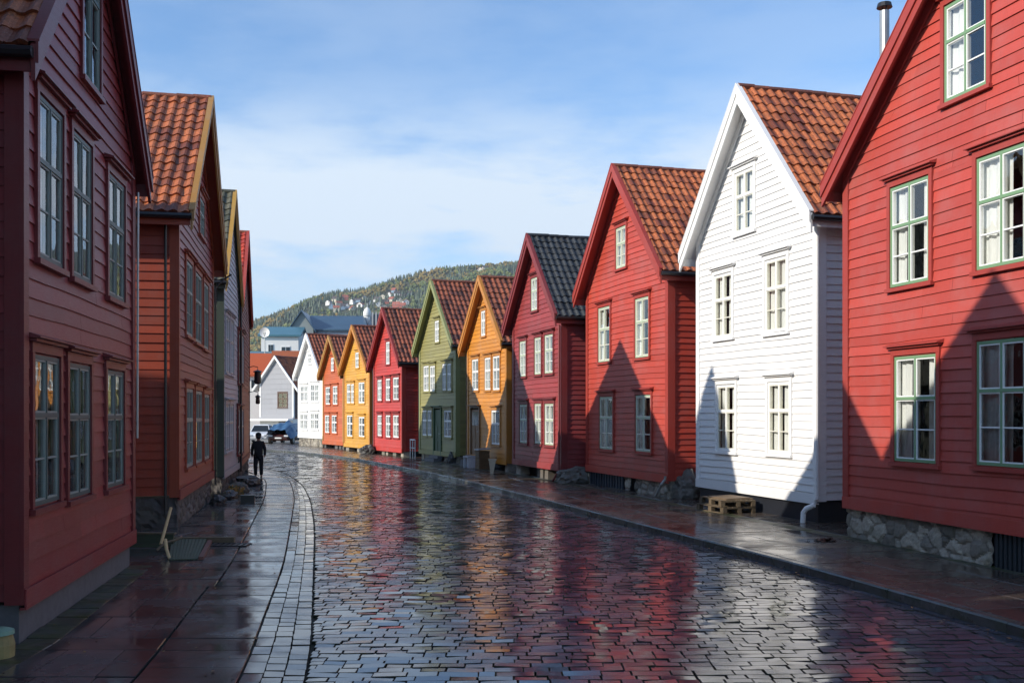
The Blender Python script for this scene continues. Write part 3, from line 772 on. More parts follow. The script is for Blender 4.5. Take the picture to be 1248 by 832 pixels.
while y < 73:
    ln = rnd.uniform(.8, 1.3); y2 = y + ln - .012; t = rnd.random(); j = rnd.uniform(-.004, .004); k_ = .018
    pr = [(0, -.06), (0, ZP - k_), (k_, ZP + .004), (.145, ZP + .004), (.145, -.06)]
    a = [mb.vert((K(y) + p[0] + j, y, p[1])) for p in pr]; b = [mb.vert((K(y2) + p[0] + j, y2, p[1])) for p in pr]
    for q in range(4): mb.idx((a[q], a[q + 1], b[q + 1], b[q]), 0, t)
    mb.idx(a[::-1], 0, t); mb.idx(b, 0, t)
    y += ln
tag(mb.build('kerb', KERB), kind='structure')
# yard at the end of the street
g = MB(); g.poly([(-70, 71, -.02), (-18, 71, -.02), (-12, 76, -.02), (-12, 120, -.02), (-70, 120, -.02)]); tag(g.build('yard', PLAZA), kind='structure')
#@@PROPS
# ------------------------------------------------------------------ house extras (parts of their houses)
def pipe(H, pts, r, mat, name='downpipe', clips=()):
    q = MB(); q.tube(pts, r, 10); q.build(name, mat, H.root, smooth=False)
h = HR[2]; w_ = h.w
pipe(h, [(w_ + .12, -.11, 6.25), (w_ + .12, -.12, .62), (w_ + .10, -.16, .50), (w_ - .06, -.24, .42), (w_ - .12, -.27, .33), (w_ - .13, -.28, ZP - .02)], .055, WHITE)
h = HR[3]; w_ = h.w
pipe(h, [(w_ + .02, -.11, .72), (w_ + .02, -.12, .62), (w_ - .03, -.20, .5), (w_ - .28, -.26, .16)], .035, ZINC)
h = HR[4]; w_ = h.w
pipe(h, [(w_ + .02, -.11, 5.3), (w_ + .02, -.12, .52), (w_ + .06, -.2, .4), (w_ - .18, -.26, .15)], .035, paint((.2, .03, .03)))
for i in (5, 6, 7):
    h = HR[i]; w_ = h.w
    pipe(h, [(-.1, -.03, h.ze - .1), (-.1, -.03, .5), (-.2, -.2, .2)], .03, BLACKM)
h = HL[1]; pipe(h, [(h.w + .07, -.08, 5.9), (h.w + .06, -.07, 2.0)], .018, ZINC)
h = HL[2]; pipe(h, [(-.10, .22, 6.3), (-.10, .22, .3)], .03, BLACKM)
pipe(h, [(h.w + .25, -.5, 6.30), (h.w + .2, -.3, 6.15), (h.w + .08, -.08, 5.9), (h.w + .08, -.08, .4)], .025, BLACKM)
h = HL[3]; pipe(h, [(h.w + .05, -.1, 6.2), (h.w + .05, -.1, .3)], .04, BLACKM)
h = HR[1]; q = MB()
for k in range(9): q.box(3.93 + k * .095, 3.985 + k * .095, .04, .075, .02, .66)
q.build('cellar_grille', simple('dark_slats', (.02, .028, .035), .5, 8), h.root)
h = HR[3]; q = MB()
for k in range(13): q.box(.18 + k * .215, .26 + k * .215, .02, .06, .02, .55, 0, random.random())
q.build('cellar_grille', simple('dark_blue_slats', (.03, .04, .055), .5, 8), h.root)

# ------------------------------------------------------------------ things on the pavements
def on(H, x, y, z=0):   # local facade point to world
    p = H.A + H.xh * x + H.yh * y; return Vector((p.x, p.y, z))
WD = simple('old_pallet_wood', (.10, .072, .042), .75, 9, .35, .4)
def pallet(loc, rz, label, board=False):
    r = tag(empty('wooden_pallet', loc, rz), label, 'pallet', 'wooden pallets stacked by the white house')
    q = MB()
    for y in (-.4, 0, .35): q.box(-.6, .6, y, y + .09, 0, .018, 0, R(.2, .9))
    q.build('bottom_boards', WD, r)
    q = MB()
    for x in (-.6, -.07, .46):
        for y in (-.4, -.02, .35): q.box(x, x + .14, y, y + .095, .02, .105, 0, R(.2, .9))
    q.build('blocks', WD, r).update_tag()
    q = MB()
    for x in (-.6, -.07, .46): q.box(x, x + .14, -.4, .45, .107, .125, 0, R(.2, .9))
    for k in range(7): q.box(-.6, .6, -.4 + k * .125, -.31 + k * .125, .127, .148, 0, R(0, 1))
    q.build('top_boards', WD, r)
    return r
pz = on(HR[2], 2.55, -.62); ang = HR[2].ang
pallet((pz.x, pz.y, ZP + .005), ang + .05, 'lower wooden pallet lying on the pavement against the black plinth')
pallet((pz.x + .03, pz.y, ZP + .158), ang - .06, 'upper wooden pallet, resting on another and carrying a brown plywood sheet')
q = MB(); q.box(-.48, .52, -.36, .40, 0, .018); q.box(-.30, .48, -.30, .34, .02, .036)
o = q.build('plywood_sheet', simple('plywood', (.15, .10, .055), .6, 6, .3, .2), loc=(pz.x + .02, pz.y, ZP + .31)); o.rotation_euler = (.02, .01, ang + .1)
tag(o, 'warped brown plywood sheet on top of the stacked pallets', 'board')

def crate(loc, rz):
    r = tag(empty('wooden_bin', loc, rz), 'slatted brown wooden bin with grey lid in front of the orange house', 'bin')
    m = simple('brown_slats', (.12, .065, .025), .6, 8, .3, .3); q = MB()
    for k in range(5): q.box(-.25, .25, -.22, -.195, .03 + k * .148, .165 + k * .148, 0, R(0, 1)); q.box(-.25, .25, .195, .22, .03 + k * .148, .165 + k * .148, 0, R(0, 1)); q.box(.225, .25, -.194, .194, .03 + k * .148, .165 + k * .148, 0, R(0, 1)); q.box(-.25, -.225, -.194, .194, .03 + k * .148, .165 + k * .148, 0, R(0, 1))
    q.build('body', m, r)
    q = MB(); q.hexa([(-.29, -.27, .79), (.29, -.27, .79), (.29, .26, .83), (-.29, .26, .83), (-.27, -.25, .83), (.27, -.25, .83), (.27, .24, .87), (-.27, .24, .87)]); q.build('lid', simple('grey_plastic', (.22, .23, .24), .45, 5), r)
p = gpt(588, 572, ZP); crate((p.x, p.y, ZP), HR[5].ang)
p = gpt(572, 569.5, ZP)
r = tag(empty('bench', (p.x, p.y, ZP), HR[5].ang), 'small pale grey bench on white panel legs beside the slatted bin', 'bench')
q = MB(); q.box(-.33, .33, -.17, .17, .42, .48); q.build('seat', CONCRETE if False else simple('pale_grey_paint', (.42, .43, .47), .5, 6), r)
for x in (-.31, .24):
    q = MB(); q.box(x, x + .07, -.16, .16, 0, .418); q.build('leg', simple('pale_panel', (.55, .56, .6), .5, 6), r)
p = gpt(600.5, 577, ZP)
q = MB(); q.hexa([(-.09, -.08, 0), (.02, -.08, 0), (.02, .08, 0), (-.09, .08, 0), (-.14, -.1, .5), (.12, -.1, .5), (.12, .1, .5), (-.14, .1, .5)]); q.box(-.16, .14, -.12, .12, .502, .55)
o = q.build('stone_bollard', simple('pale_stone', (.5, .44, .32), .5, 8), loc=(p.x, p.y, ZP)); tag(o, 'short pale stone post on the pavement before the orange house', 'post')

ROCK = stone_mat('dark_wet_rock', (.02, .02, .022), (.08, .075, .07), rough=.5); ROCKL = stone_mat('grey_rock', (.12, .11, .095), (.25, .23, .2), rough=.6)
import bmesh
def rock(name, loc, s_, mat, label, cat, seed, rz=0, flat=0, group=None):
    bm = bmesh.new(); bmesh.ops.create_icosphere(bm, subdivisions=4, radius=1)
    for v in bm.verts:
        n = 1 + .28 * noise.noise(v.co * 1.3 + Vector((seed, 0, 0))) + .22 * noise.noise(v.co * 2.9 + Vector((seed, 5, 0))) + .10 * noise.noise(v.co * 8 + Vector((seed, 5, 0)))
        v.co *= n; v.co.z = max(v.co.z, -.45)
        if flat: v.co.z = min(v.co.z, flat)
        v.co = Vector((v.co.x * s_[0], v.co.y * s_[1], (v.co.z + .45) * s_[2]))
    me = bpy.data.meshes.new(name); bm.to_mesh(me); bm.free(); me.materials.append(mat)
    for p_ in me.polygons: p_.use_smooth = False
    o = bpy.data.objects.new(name, me); C.objects.link(o); o.location = loc; o.rotation_euler = (0, 0, rz); tag(o, label, cat, group); return o
def rk(u, v, z, s_, mat, label, cat='stone', name='rock', rz=0, flat=0):
    p = gpt(u, v, z); return rock(name, (p.x, p.y, z - .01), s_, mat, label, cat, u * .37, rz, flat)
rk(302, 590, 0, (.95, .35, .30), ROCK, 'long dark boulder with a flat top beside the person', rz=1.75, flat=.45)
rk(279, 607, 0, (.5, .22, .16), ROCK, 'low dark stone by the corner of the pale grey house', rz=1.7)
rk(291, 600, 0, (.30, .24, .22), ROCKL, 'grey stone between the dark boulder and the pale grey house')
rk(266, 613, 0, (.35, .2, .16), ROCK, 'dark flat stone below the drainpipe of the red-brown house', rz=1.7)
rk(554, 564, ZP, (.32, .3, .36), ROCK, 'pile of black bags at the right corner of the olive green house')  # rock mesh stands in for a dark pile of bags
rk(541, 560, ZP, (.8, .3, .16), ROCKL, 'low grey stone lump before the olive green house', rz=-1.1)
rk(612, 572, ZP, (.40, .32, .40), ROCK, 'black boulder under the right corner of the orange house')
rk(700, 588, ZP, (.6, .45, .36), ROCKL, 'rough grey stone heap between the crimson and the bright red house', cat='stone heap', name='stone_heap')
rk(838, 606, ZP, (.5, .6, .5), ROCKL, 'mossy stone block between the bright red and the white house')
rk(450, 553, ZP, (.5, .4, .35), ROCK, 'dark stone at the corner between the scarlet and yellow houses')
q = MB(); q.box(-.18, .18, -.13, .13, 0, .17); q.box(-.19, .19, -.14, .14, .172, .20)
p = gpt(302, 612); o = q.build('drain_box', BLACKM, loc=(p.x, p.y, 0)); o.rotation_euler = (0, 0, .2); tag(o, 'small black box standing on the left pavement', 'box')
# autumn weeds at the foot of the third left house
q = MB(); p = gpt(286, 604); rr = random.Random(4)
for k in range(260):
    a, ra = rr.uniform(0, 6.28), rr.random() ** .6 * .42
    x, y, z = math.cos(a) * ra * .6, math.sin(a) * ra, rr.random() * .32 * (1.1 - ra)
    s_ = rr.uniform(.02, .045); u1 = Vector((rr.uniform(-1, 1), rr.uniform(-1, 1), rr.uniform(-1, 1))).normalized() * s_; u2 = Vector((rr.uniform(-1, 1), rr.uniform(-1, 1), rr.uniform(-1, 1))).normalized() * s_
    c_ = Vector((x, y, z)); q.poly([c_ - u1, c_ - u2, c_ + u1, c_ + u2], 0, rr.random())
def leafm(a, b, name='leaves'):
    s = NT(name); s.bsdf(s.mix(s.tone(), a, b), .6); return s.mat
o = q.build('plant', leafm((.05, .07, .015), (.38, .18, .03)), loc=(p.x, p.y, 0)); tag(o, 'clump of yellowing weeds by the wall of the pale grey house', 'plant')

# stone bollard with green cap, bottom left
r = tag(empty('stone_bollard', (-5.07, 10.12, 0)), 'sandy stone bollard with a pale green cap in the bottom left corner', 'bollard')
q = MB(); q.tube([(0, 0, -.02), (0, 0, .12), (0, 0, .22)], [.15, .155, .13], 16); q.build('shaft', simple('sandy_stone', (.30, .23, .09), .7, 9, .4, .5), r)
q = MB(); q.tube([(0, 0, .222), (0, 0, .26), (0, 0, .285)], [.15, .145, .07], 16); q.build('cap', simple('verdigris', (.20, .33, .24), .5, 9), r)

# cellar stair cover, hatch and poles in the gap between the two near left houses
PGRN = paint((.085, .11, .065), .6, .15, .3)
r = tag(empty('plank_wall', (-6.05, 18.35, 0), math.pi - .03), 'low grey-green plank wall closing the gap between the two near left houses', 'low wall')
q = MB(); 
for k in range(2): q.box(0, 2.2, -.03, .03, -.1 + k * .17, .06 + k * .17, 0, R(0, 1))
q.build('planks', PGRN, r)
q = MB(); q.box(-.03, 2.2, -.05, .05, .235, .262); q.build('rail', WOODG, r)
r = tag(empty('cellar_hatch', (0, 0, 0)), 'grey-green slatted hatch lying on the left pavement beside the leaning pole', 'hatch')
a, b, c, d_ = gpt(206, 683), gpt(241, 682), gpt(252, 661), gpt(209, 661)
q = MB()
for k in range(10):
    t0, t1 = k / 10 + .006, (k + 1) / 10 - .006
    A1, A2, B1, B2 = a.lerp(b, t0), a.lerp(b, t1), d_.lerp(c, t0), d_.lerp(c, t1)
    zz = .025; q.hexa([(A1.x, A1.y, .004), (A2.x, A2.y, .004), (B2.x, B2.y, .004), (B1.x, B1.y, .004), (A1.x, A1.y, zz), (A2.x, A2.y, zz), (B2.x, B2.y, zz + .05), (B1.x, B1.y, zz + .05)], 0, R(0, 1))
q.build('slats', PGRN, r)
q = MB(); q.bar(d_ + Vector((-.1, .06, .05)), c + Vector((.5, .06, .05)), .12, .10); q.build('rail', WOODG, r)
q = MB(); q.bar(b + Vector((.06, -.02, .03)), c + Vector((.06, 0, .03)), .08, .05); q.build('edge_board', simple('reddish_board', (.17, .07, .05), .6), r)
q = MB(); q.poly([(-8.1, 16.45, -.010), (-6.05, 16.45, -.010), (-6.05, 18.3, -.010), (-8.1, 18.3, -.010)]); tag(q.build('pit_shade_sheet', simple('pit_shade', (.006, .006, .006), .9)), kind='structure')  # flat near-black sheet paints the shaded depth of the stairwell
q = MB(); q.tube([dpt(196, 663, 17.7), dpt(201, 645, 17.9), dpt(208.3, 618.5, 18.2)], .028, 8)
tag(q.build('wooden_pole', PALE), 'long pale wooden pole leaning up beside the slatted hatch', 'pole')
q = MB(); q.tube([dpt(201.5, 657, 17.1), dpt(203, 669, 16.98), dpt(207, 681, 16.85)], .028, 8)
tag(q.build('wooden_pole', PALE), 'short bent pale pole standing at the near corner of the hatch', 'pole')
q = MB(); q.tube([dpt(191, 670, 17.3), dpt(200, 662, 17.4), dpt(221, 655, 17.6)], .022, 8)
tag(q.build('wooden_pole', WOODG), 'grey stick crossing the pale pole at its foot', 'pole')

q = MB()
for k in range(9): q.box(-.42 + k * .1, -.36 + k * .1, -.16, .16, 0, .012)
q.box(-.46, .46, -.20, -.165, 0, .014); q.box(-.46, .46, .165, .20, 0, .014)
p = gpt(273, 664); o = q.build('drain_grate', BLACKM, loc=(p.x, p.y, .004)); tag(o, 'black iron drain grate set in the left pavement beyond the hatch', 'drain grate')
q = MB(); p = gpt(1005, 659, ZP); rr = random.Random(9)
for k in range(70):
    c_ = Vector((rr.gauss(0, .13), rr.gauss(0, .07), rr.uniform(.005, .05))); u1 = Vector((rr.uniform(-1, 1), rr.uniform(-1, 1), rr.uniform(-.4, .4))).normalized() * rr.uniform(.03, .06); u2 = Vector((-u1.y, u1.x, rr.uniform(-.02, .02)))
    q.poly([c_ - u1, c_ - u2 * .6, c_ + u1, c_ + u2 * .6], 0, rr.random())
tag(q.build('fallen_leaves', leafm((.03, .012, .012), (.10, .03, .02), 'dead_leaves'), loc=(p.x, p.y, ZP)), 'small dark heap of wet dead leaves on the pavement before the near red house', 'leaf heap')
q = MB()
for k in range(420):
    side_ = rr.random() < .5; y_ = rr.uniform(6, 40)
    if side_: x_ = K(y_) - .05 - abs(rr.gauss(0, .15)) ; z_ = .012
    else: x_ = BL_(y_) - rr.random() ** 2 * 2.5; z_ = .012
    c_ = Vector((x_, y_, z_)); u1 = Vector((rr.uniform(-1, 1), rr.uniform(-1, 1), rr.uniform(-.1, .1))).normalized() * rr.uniform(.015, .032); u2 = Vector((-u1.y, u1.x, 0))
    q.poly([c_ - u1, c_ - u2 * .6, c_ + u1, c_ + u2 * .6], 0, rr.random())
tag(q.build('leaf_litter', leafm((.08, .03, .012), (.32, .17, .04), 'autumn_litter')), 'scattered small autumn leaves along the kerb and left slabs', 'leaves', kind='stuff')

# handrail between red and green houses
p = gpt(503, 559, ZP)
r = tag(empty('handrail', (p.x, p.y, ZP), HR[7].ang), 'white steel handrail in the gap between the scarlet and olive green houses', 'handrail')
m = simple('white_steel', (.6, .6, .62), .4, 5); q = MB(); q.tube([(-.35, 0, .95), (.35, 0, .95)], .03, 8); q.tube([(-.35, 0, .55), (.35, 0, .55)], .02, 8); q.build('rail', m, r)
for x in (-.35, 0, .35): q = MB(); q.tube([(x, 0, 0), (x, 0, .95)], .025, 8); q.build('post', m, r)

# wall lanterns on the far left house
def lantern(x, z, label, big=1.0):
    r = tag(empty('wall_lantern', on(HL[4], x, -.0, z), HL[4].ang), label, 'lantern', 'black lanterns on the far left houses')
    q = MB(); q.tube([(0, 0, .1), (0, -.25, .16), (0, -.42, .12), (0, -.42, 0)], .02, 6); q.build('bracket', BLACKM, r)
    q = MB(); q.tube([(0, -.42, 0), (0, -.42, -.06), (0, -.42, -.10)], [.03, .17 * big, .19 * big], 10); q.build('hood', BLACKM, r)
    q = MB(); q.tube([(0, -.42, -.10), (0, -.42, -.52 * big), (0, -.42, -.58 * big)], [.13 * big, .15 * big, .06], 10); q.build('lamp_body', simple('smoked_glass', (.02, .02, .022), .2), r)
lantern(7.7, 4.3, 'upper and larger of two black wall lanterns on the far left house', 1.1); lantern(7.9, 3.2, 'lower and smaller of two black wall lanterns on the far left house', .7)

# ------------------------------------------------------------------ person
def skinmesh(name, verts, edges, mat, parent=None, sub=2, root=0):
    bm = bmesh.new(); sk = bm.verts.layers.skin.verify(); vs = []
    for (co_, r_) in verts:
        v = bm.verts.new(co_); v[sk].radius = (r_, r_) if not isinstance(r_, tuple) else r_; vs.append(v)
    for a, b in edges: bm.edges.new((vs[a], vs[b]))
    vs[root][sk].use_root = True
    me = bpy.data.meshes.new(name); bm.to_mesh(me); bm.free(); me.materials.append(mat)
    o = bpy.data.objects.new(name, me); C.objects.link(o)
    m_ = o.modifiers.new('skin', 'SKIN'); m_.use_smooth_shade = True; m2_ = o.modifiers.new('sub', 'SUBSURF'); m2_.levels = sub; m2_.render_levels = sub
    if parent: o.parent = parent
    return o
p = gpt(315, 582)
r = tag(empty('person', (p.x, p.y, 0), .15), 'person in a black jacket, dark trousers and dark cap standing on the left pavement', 'person')
SKIN = simple('skin', (.45, .25, .18), .5, 5, .05); JACK = simple('black_jacket', (.014, .014, .018), .8, 14); TROU = simple('navy_trousers', (.008, .011, .02), .8, 14)
bodyv = [((0, 0, .90), .13), ((0, 0, 1.10), .13), ((0, .01, 1.30), .15), ((0, .01, 1.40), .09), ((0, .0, 1.46), .05), ((0, -.01, 1.54), .085), ((0, -.015, 1.63), .10), ((0, -.01, 1.70), .07),
    ((-.09, 0, .84), .09), ((-.11, -.03, .47), .06), ((-.11, .02, .09), .042), ((-.12, -.14, .04), .035),
    ((.09, 0, .84), .09), ((.10, .03, .47), .06), ((.10, .09, .09), .042), ((.11, -.06, .04), .035),
    ((-.19, .01, 1.37), .06), ((-.26, .03, 1.11), .045), ((-.24, -.04, .88), .03), ((-.235, -.07, .80), .032),
    ((.19, .01, 1.37), .06), ((.26, .03, 1.11), .045), ((.24, -.04, .88), .03), ((.235, -.07, .80), .032)]
bodye = [(0, 1), (1, 2), (2, 3), (3, 4), (4, 5), (5, 6), (6, 7), (0, 8), (8, 9), (9, 10), (10, 11), (0, 12), (12, 13), (13, 14), (14, 15), (2, 16), (16, 17), (17, 18), (18, 19), (2, 20), (20, 21), (21, 22), (22, 23)]
r.scale = (.95, .95, .95)
skinmesh('body', bodyv, bodye, SKIN, r)
jv = [((0, 0, .70), .20), ((0, 0, 1.0), .18), ((0, .01, 1.30), .185), ((0, .01, 1.42), .11), ((0, 0, 1.47), .075), ((-.17, .01, 1.37), .085), ((-.245, .03, 1.10), .065), ((-.24, -.03, .84), .05), ((.17, .01, 1.37), .085), ((.245, .03, 1.10), .065), ((.24, -.03, .84), .05)]
skinmesh('jacket', jv, [(0, 1), (1, 2), (2, 3), (3, 4), (2, 5), (5, 6), (6, 7), (2, 8), (8, 9), (9, 10)], JACK, r)
tv = [((0, 0, .98), .15), ((-.09, 0, .80), .115), ((-.11, -.03, .47), .085), ((-.11, .02, .09), .07), ((.09, 0, .80), .115), ((.10, .03, .47), .085), ((.10, .09, .09), .07)]
skinmesh('trousers', tv, [(0, 1), (1, 2), (2, 3), (0, 4), (4, 5), (5, 6)], TROU, r)
for x, y in ((-.115, -.06), (.105, .01)): skinmesh('shoe', [((x, y + .09, .05), .05), ((x, y - .03, .045), .048), ((x, y - .13, .035), .035)], [(0, 1), (1, 2)], BLACKM, r)
bm = bmesh.new(); bmesh.ops.create_uvsphere(bm, u_segments=16, v_segments=12, radius=.115)
for v in bm.verts:
    v.co.y *= 1.12
    if v.co.z < -.02: v.co.z = -.02 - (.03 if v.co.y > 0 else 0); v.co.y *= 1.0
    v.co += Vector((0, .0, 1.665))
me = bpy.data.meshes.new('cap'); bm.to_mesh(me); bm.free(); me.materials.append(JACK); o = bpy.data.objects.new('cap', me); C.objects.link(o); o.parent = r
bm = bmesh.new(); bmesh.ops.create_uvsphere(bm, u_segments=16, v_segments=12, radius=.105)
for v in bm.verts: v.co = Vector((v.co.x, v.co.y * .9 + (-.02), v.co.z * 1.0 + 1.60))
me = bpy.data.meshes.new('hair'); bm.to_mesh(me); bm.free(); me.materials.append(BLACKM); o = bpy.data.objects.new('hair', me); C.objects.link(o); o.parent = r

# ------------------------------------------------------------------ cars in the yard
def car(loc, rz, mat, label, tarp=None):
    r = tag(empty('parked_car', loc, rz), label, 'car', 'cars parked in the yard at the end of the street')
    GL_ = simple('car_glass', (.02, .025, .03), .08, 4); q = MB()
    st_ = [(-2.1, .70, .42, .62), (-2.0, .80, .28, .74), (-1.3, .86, .25, .86), (-.7, .87, .25, .93), (.9, .87, .25, .95), (1.7, .86, .25, .93), (2.05, .80, .3, .85), (2.12, .72, .42, .72)]
    rings = []
    for (y, hw, zb, zt) in st_: rings.append([q.vert(c_) for c_ in ((-hw * .92, y, zb), (-hw, y, zb + .15), (-hw * .98, y, zt - .12), (-hw * .84, y, zt), (hw * .84, y, zt), (hw * .98, y, zt - .12), (hw, y, zb + .15), (hw * .92, y, zb))])
    for a, b in zip(rings, rings[1:]):
        for k in range(8): q.idx((a[k], a[(k + 1) % 8], b[(k + 1) % 8], b[k]))
    q.idx(rings[0][::-1]); q.idx(rings[-1]); q.build('body', mat, r, smooth=False)
    q = MB(); c1 = [(-.72, -.85, .92), (.72, -.85, .92), (.74, 1.75, .94), (-.74, 1.75, .94), (-.56, -.25, 1.38), (.56, -.25, 1.38), (.58, 1.15, 1.40), (-.58, 1.15, 1.40)]
    q.hexa(c1); q.build('cabin_glass', GL_, r)
    q = MB(); q.hexa([(-.58, -.30, 1.385), (.58, -.30, 1.385), (.60, 1.2, 1.405), (-.60, 1.2, 1.405), (-.5, -.15, 1.45), (.5, -.15, 1.45), (.5, 1.05, 1.46), (-.5, 1.05, 1.46)])
    for (x) in (-1, 1):
        q.bar((x * .73, -.86, .92), (x * .57, -.26, 1.39), .05, .05); q.bar((x * .75, 1.76, .94), (x * .59, 1.16, 1.41), .06, .06); q.bar((x * .76, .5, .94), (x * .6, .45, 1.40), .05, .05)
    q.build('roof', mat, r)
    for x in (-.87, .87):
        for y in (-1.35, 1.35):
            q = MB(); q.tube([(x - .1, y, .32), (x + .1, y, .32)], .32, 18); wh = q.build('wheel', simple('tyre', (.012, .012, .012), .8), r)
            q = MB(); q.tube([(x - .11, y, .32), (x + .11, y, .32)], .19, 14); q.build('rim', ZINC, wh)
    for x in (-.62, .62):
        q = MB(); q.box(x - .16, x + .16, -2.13, -2.02, .58, .70); q.build('headlight', simple('lamp_lens', (.6, .62, .65), .1, 4), r)
    q = MB(); q.box(-.26, .26, -2.15, -2.10, .42, .52); q.build('number_plate', WHT, r)
    for x in (-.95, .95): q = MB(); q.box(x - .08, x + .08, -.75, -.6, .93, 1.06); q.build('mirror', mat, r)
    return r
CARW = simple('white_car_paint', (.75, .76, .78), .2, 3, .03); CARD = simple('dark_red_car_paint', (.06, .02, .02), .25, 3, .05)
p = gpt(311, 540); car((p.x, p.y + 2.1, 0), .1, CARW, 'white car parked left of the tarpaulin-covered car in the yard')
p = gpt(343, 541); car((p.x, p.y + 2.1, 0), -.12, CARD, 'dark car half hidden under a blue tarpaulin before the grey house')
# blue tarpaulin draped over it
mb = MB(); nx, ny = 36, 40; ids = []
for i in range(nx + 1):
    row = []
    for j in range(ny + 1):
        a, b = -1 + 2 * i / nx, -1 + 2 * j / ny
        x = a * 1.3; y = b * 2.35
        top = 1.62 - .35 * abs(b) ** 2 - .10 * a * a
        if b < -.35: top = min(top, 1.62 - (abs(b) - .35) * .85)
        z = top if abs(a) < .5 else top - (abs(a) - .5) * 1.55
        z += .05 * noise.noise(Vector((x * 2.5, y * 2, 0))) + .22 * max(0, 1 - abs(a - .1) * 6) * max(0, 1 - abs(b + .1) * 2.5) + .03 * math.sin(a * 14 + b * 5)
        row.append(mb.vert((x * (1.0 if abs(a) < .6 else .92), y, max(z, .45 + .06 * math.sin(i * 2.1 + j)))))
    ids.append(row)
for i in range(nx):
    for j in range(ny): mb.idx((ids[i][j], ids[i + 1][j], ids[i + 1][j + 1], ids[i][j + 1]))
o = mb.build('tarpaulin', simple('blue_tarpaulin', (.035, .10, .20), .3, 5, .25, .3), smooth=True, loc=(p.x, p.y + 2.0, 0)); o.rotation_euler = (0, 0, -.12)
tag(o, 'crumpled blue tarpaulin draped over the dark car', 'tarpaulin')

# ------------------------------------------------------------------ buildings behind the yard
GREYP = paint((.30, .305, .33), .6, .04, .08)
ud = Vector((.9, -.436)); a0 = dpt(317, 0, 106); A = (a0.x, a0.y); B = (a0.x + ud.x * 4.26, a0.y + ud.y * 4.26)
H = House(A, B, 0, 1.85, 4.7, 8.15, 11, .3, .75, 'grey rendered gable house with one brown window at the end of the street', name='gable_house'); HG = H
make_house(H, GREYP, white2t, TILE, [('local', 2.35, 3.5, 2.95, 4.45, dict(cols=2, curtain='none', head=False))], style(paint((.10, .05, .03)), paint((.16, .09, .05)), paint((.09, .045, .03))), found='plain', bh=.5, seed=120, bargeh=.2, side=paint((.07, .03, .03)), gutter=False)
for o in list(H.root.children):
    if o.name.startswith('foundation'): C.objects.unlink(o); bpy.data.objects.remove(o)
q = MB(); q.box(.0, 2.4, -.02, 9, -.1, 1.78); q.box(3.95, 4.2, -.02, 9, -.1, 1.78); q.build('ground_floor_wall', white2t, H.root)
q = MB(); q.box(2.42, 3.93, 4, 4.1, -.1, 1.78); q.build('garage_back_wall', DARKROOM, H.root)  # near-black wall paints the garage's unlit depth
q = MB(); q.box(-2.6, 4.3, -.9, -.05, 1.60, 1.80); q.build('canopy', white2t, H.root)
def blk(name, label, cat, parts, mats):
    r = tag(empty(name, parts[0][1]), label, cat); base = Vector(parts[0][1])
    return r
def simple_house(name, label, cat, c, w_, d_, ez, rz_, rot, wallm, roofm, ridge='x', wins=(), hip=0, group=None):
    r = tag(empty(name, c, rot), label, cat, group); q = MB()
    if ridge == 'x':
        q.box(-w_ / 2, w_ / 2, 0, d_, -1, ez)
        q.poly([(-w_ / 2, 0, ez), (-w_ / 2, d_, ez), (-w_ / 2, d_ / 2, rz_ - .1)]); q.poly([(w_ / 2, 0, ez), (w_ / 2, d_, ez), (w_ / 2, d_ / 2, rz_ - .1)])
    else:
        q.prism_xz([(-w_ / 2, -1), (w_ / 2, -1), (w_ / 2, ez), (0, rz_ - .1), (-w_ / 2, ez)], 0, d_)
    q.build('wall', wallm, r); q = MB(); o_ = .4; tk = .25
    if ridge == 'x':
        for (ya, yb) in ((-o_, d_ / 2), (d_ + o_, d_ / 2)):
            zz = ez - (rz_ - ez) * o_ / (d_ / 2)
            q.hexa([(-w_ / 2 - o_, ya, zz), (w_ / 2 + o_, ya, zz), (w_ / 2 + o_ - hip, yb, rz_), (-w_ / 2 - o_ + hip, yb, rz_), (-w_ / 2 - o_, ya, zz + tk), (w_ / 2 + o_, ya, zz + tk), (w_ / 2 + o_ - hip, yb, rz_ + tk), (-w_ / 2 - o_ + hip, yb, rz_ + tk)])
        if hip:
            for sx in (-1, 1):
                q.poly([(sx * (w_ / 2 + o_), -o_, ez - .1), (sx * (w_ / 2 + o_), d_ + o_, ez - .1), (sx * (w_ / 2 + o_ - hip), d_ / 2, rz_ + tk)])
    else:
        for sx in (-1, 1):
            zz = ez - (rz_ - ez) * o_ / (w_ / 2)
            q.hexa([(sx * (w_ / 2 + o_), -o_, zz), (0, -o_, rz_), (0, d_ + o_, rz_), (sx * (w_ / 2 + o_), d_ + o_, zz), (sx * (w_ / 2 + o_), -o_, zz + tk), (0, -o_, rz_ + tk), (0, d_ + o_, rz_ + tk), (sx * (w_ / 2 + o_), d_ + o_, zz + tk)])
    rf = q.build('roof', roofm, r)
    for (x, z, ww, hh) in wins:
        q = MB(); q.box(x - ww / 2, x + ww / 2, -.06, .0, z, z + hh); wn = q.build('window', WHT, r)
        q = MB()
        for sx in (-1, 1): q.box(x + (sx - .88) * ww / 4 if sx < 0 else x + .03 * ww, x - .03 * ww if sx < 0 else x + (sx + .88) * ww / 4, -.075, -.058, z + .12, z + hh - .12)
        q.build('pane', simple('far_glass', (.03, .04, .05), .1), wn)
    return r
WALLW = paint((.78, .77, .74), .6, .02, .05)
ORROOF = tile_mat((.60, .13, .035), (.40, .07, .02), 'orange_roof', .1)
BLUER = simple('blue_metal_roof', (.045, .085, .13), .35, .6, .2, .05); TEALR = simple('teal_metal_roof', (.06, .16, .20), .35, .6, .2, .05)
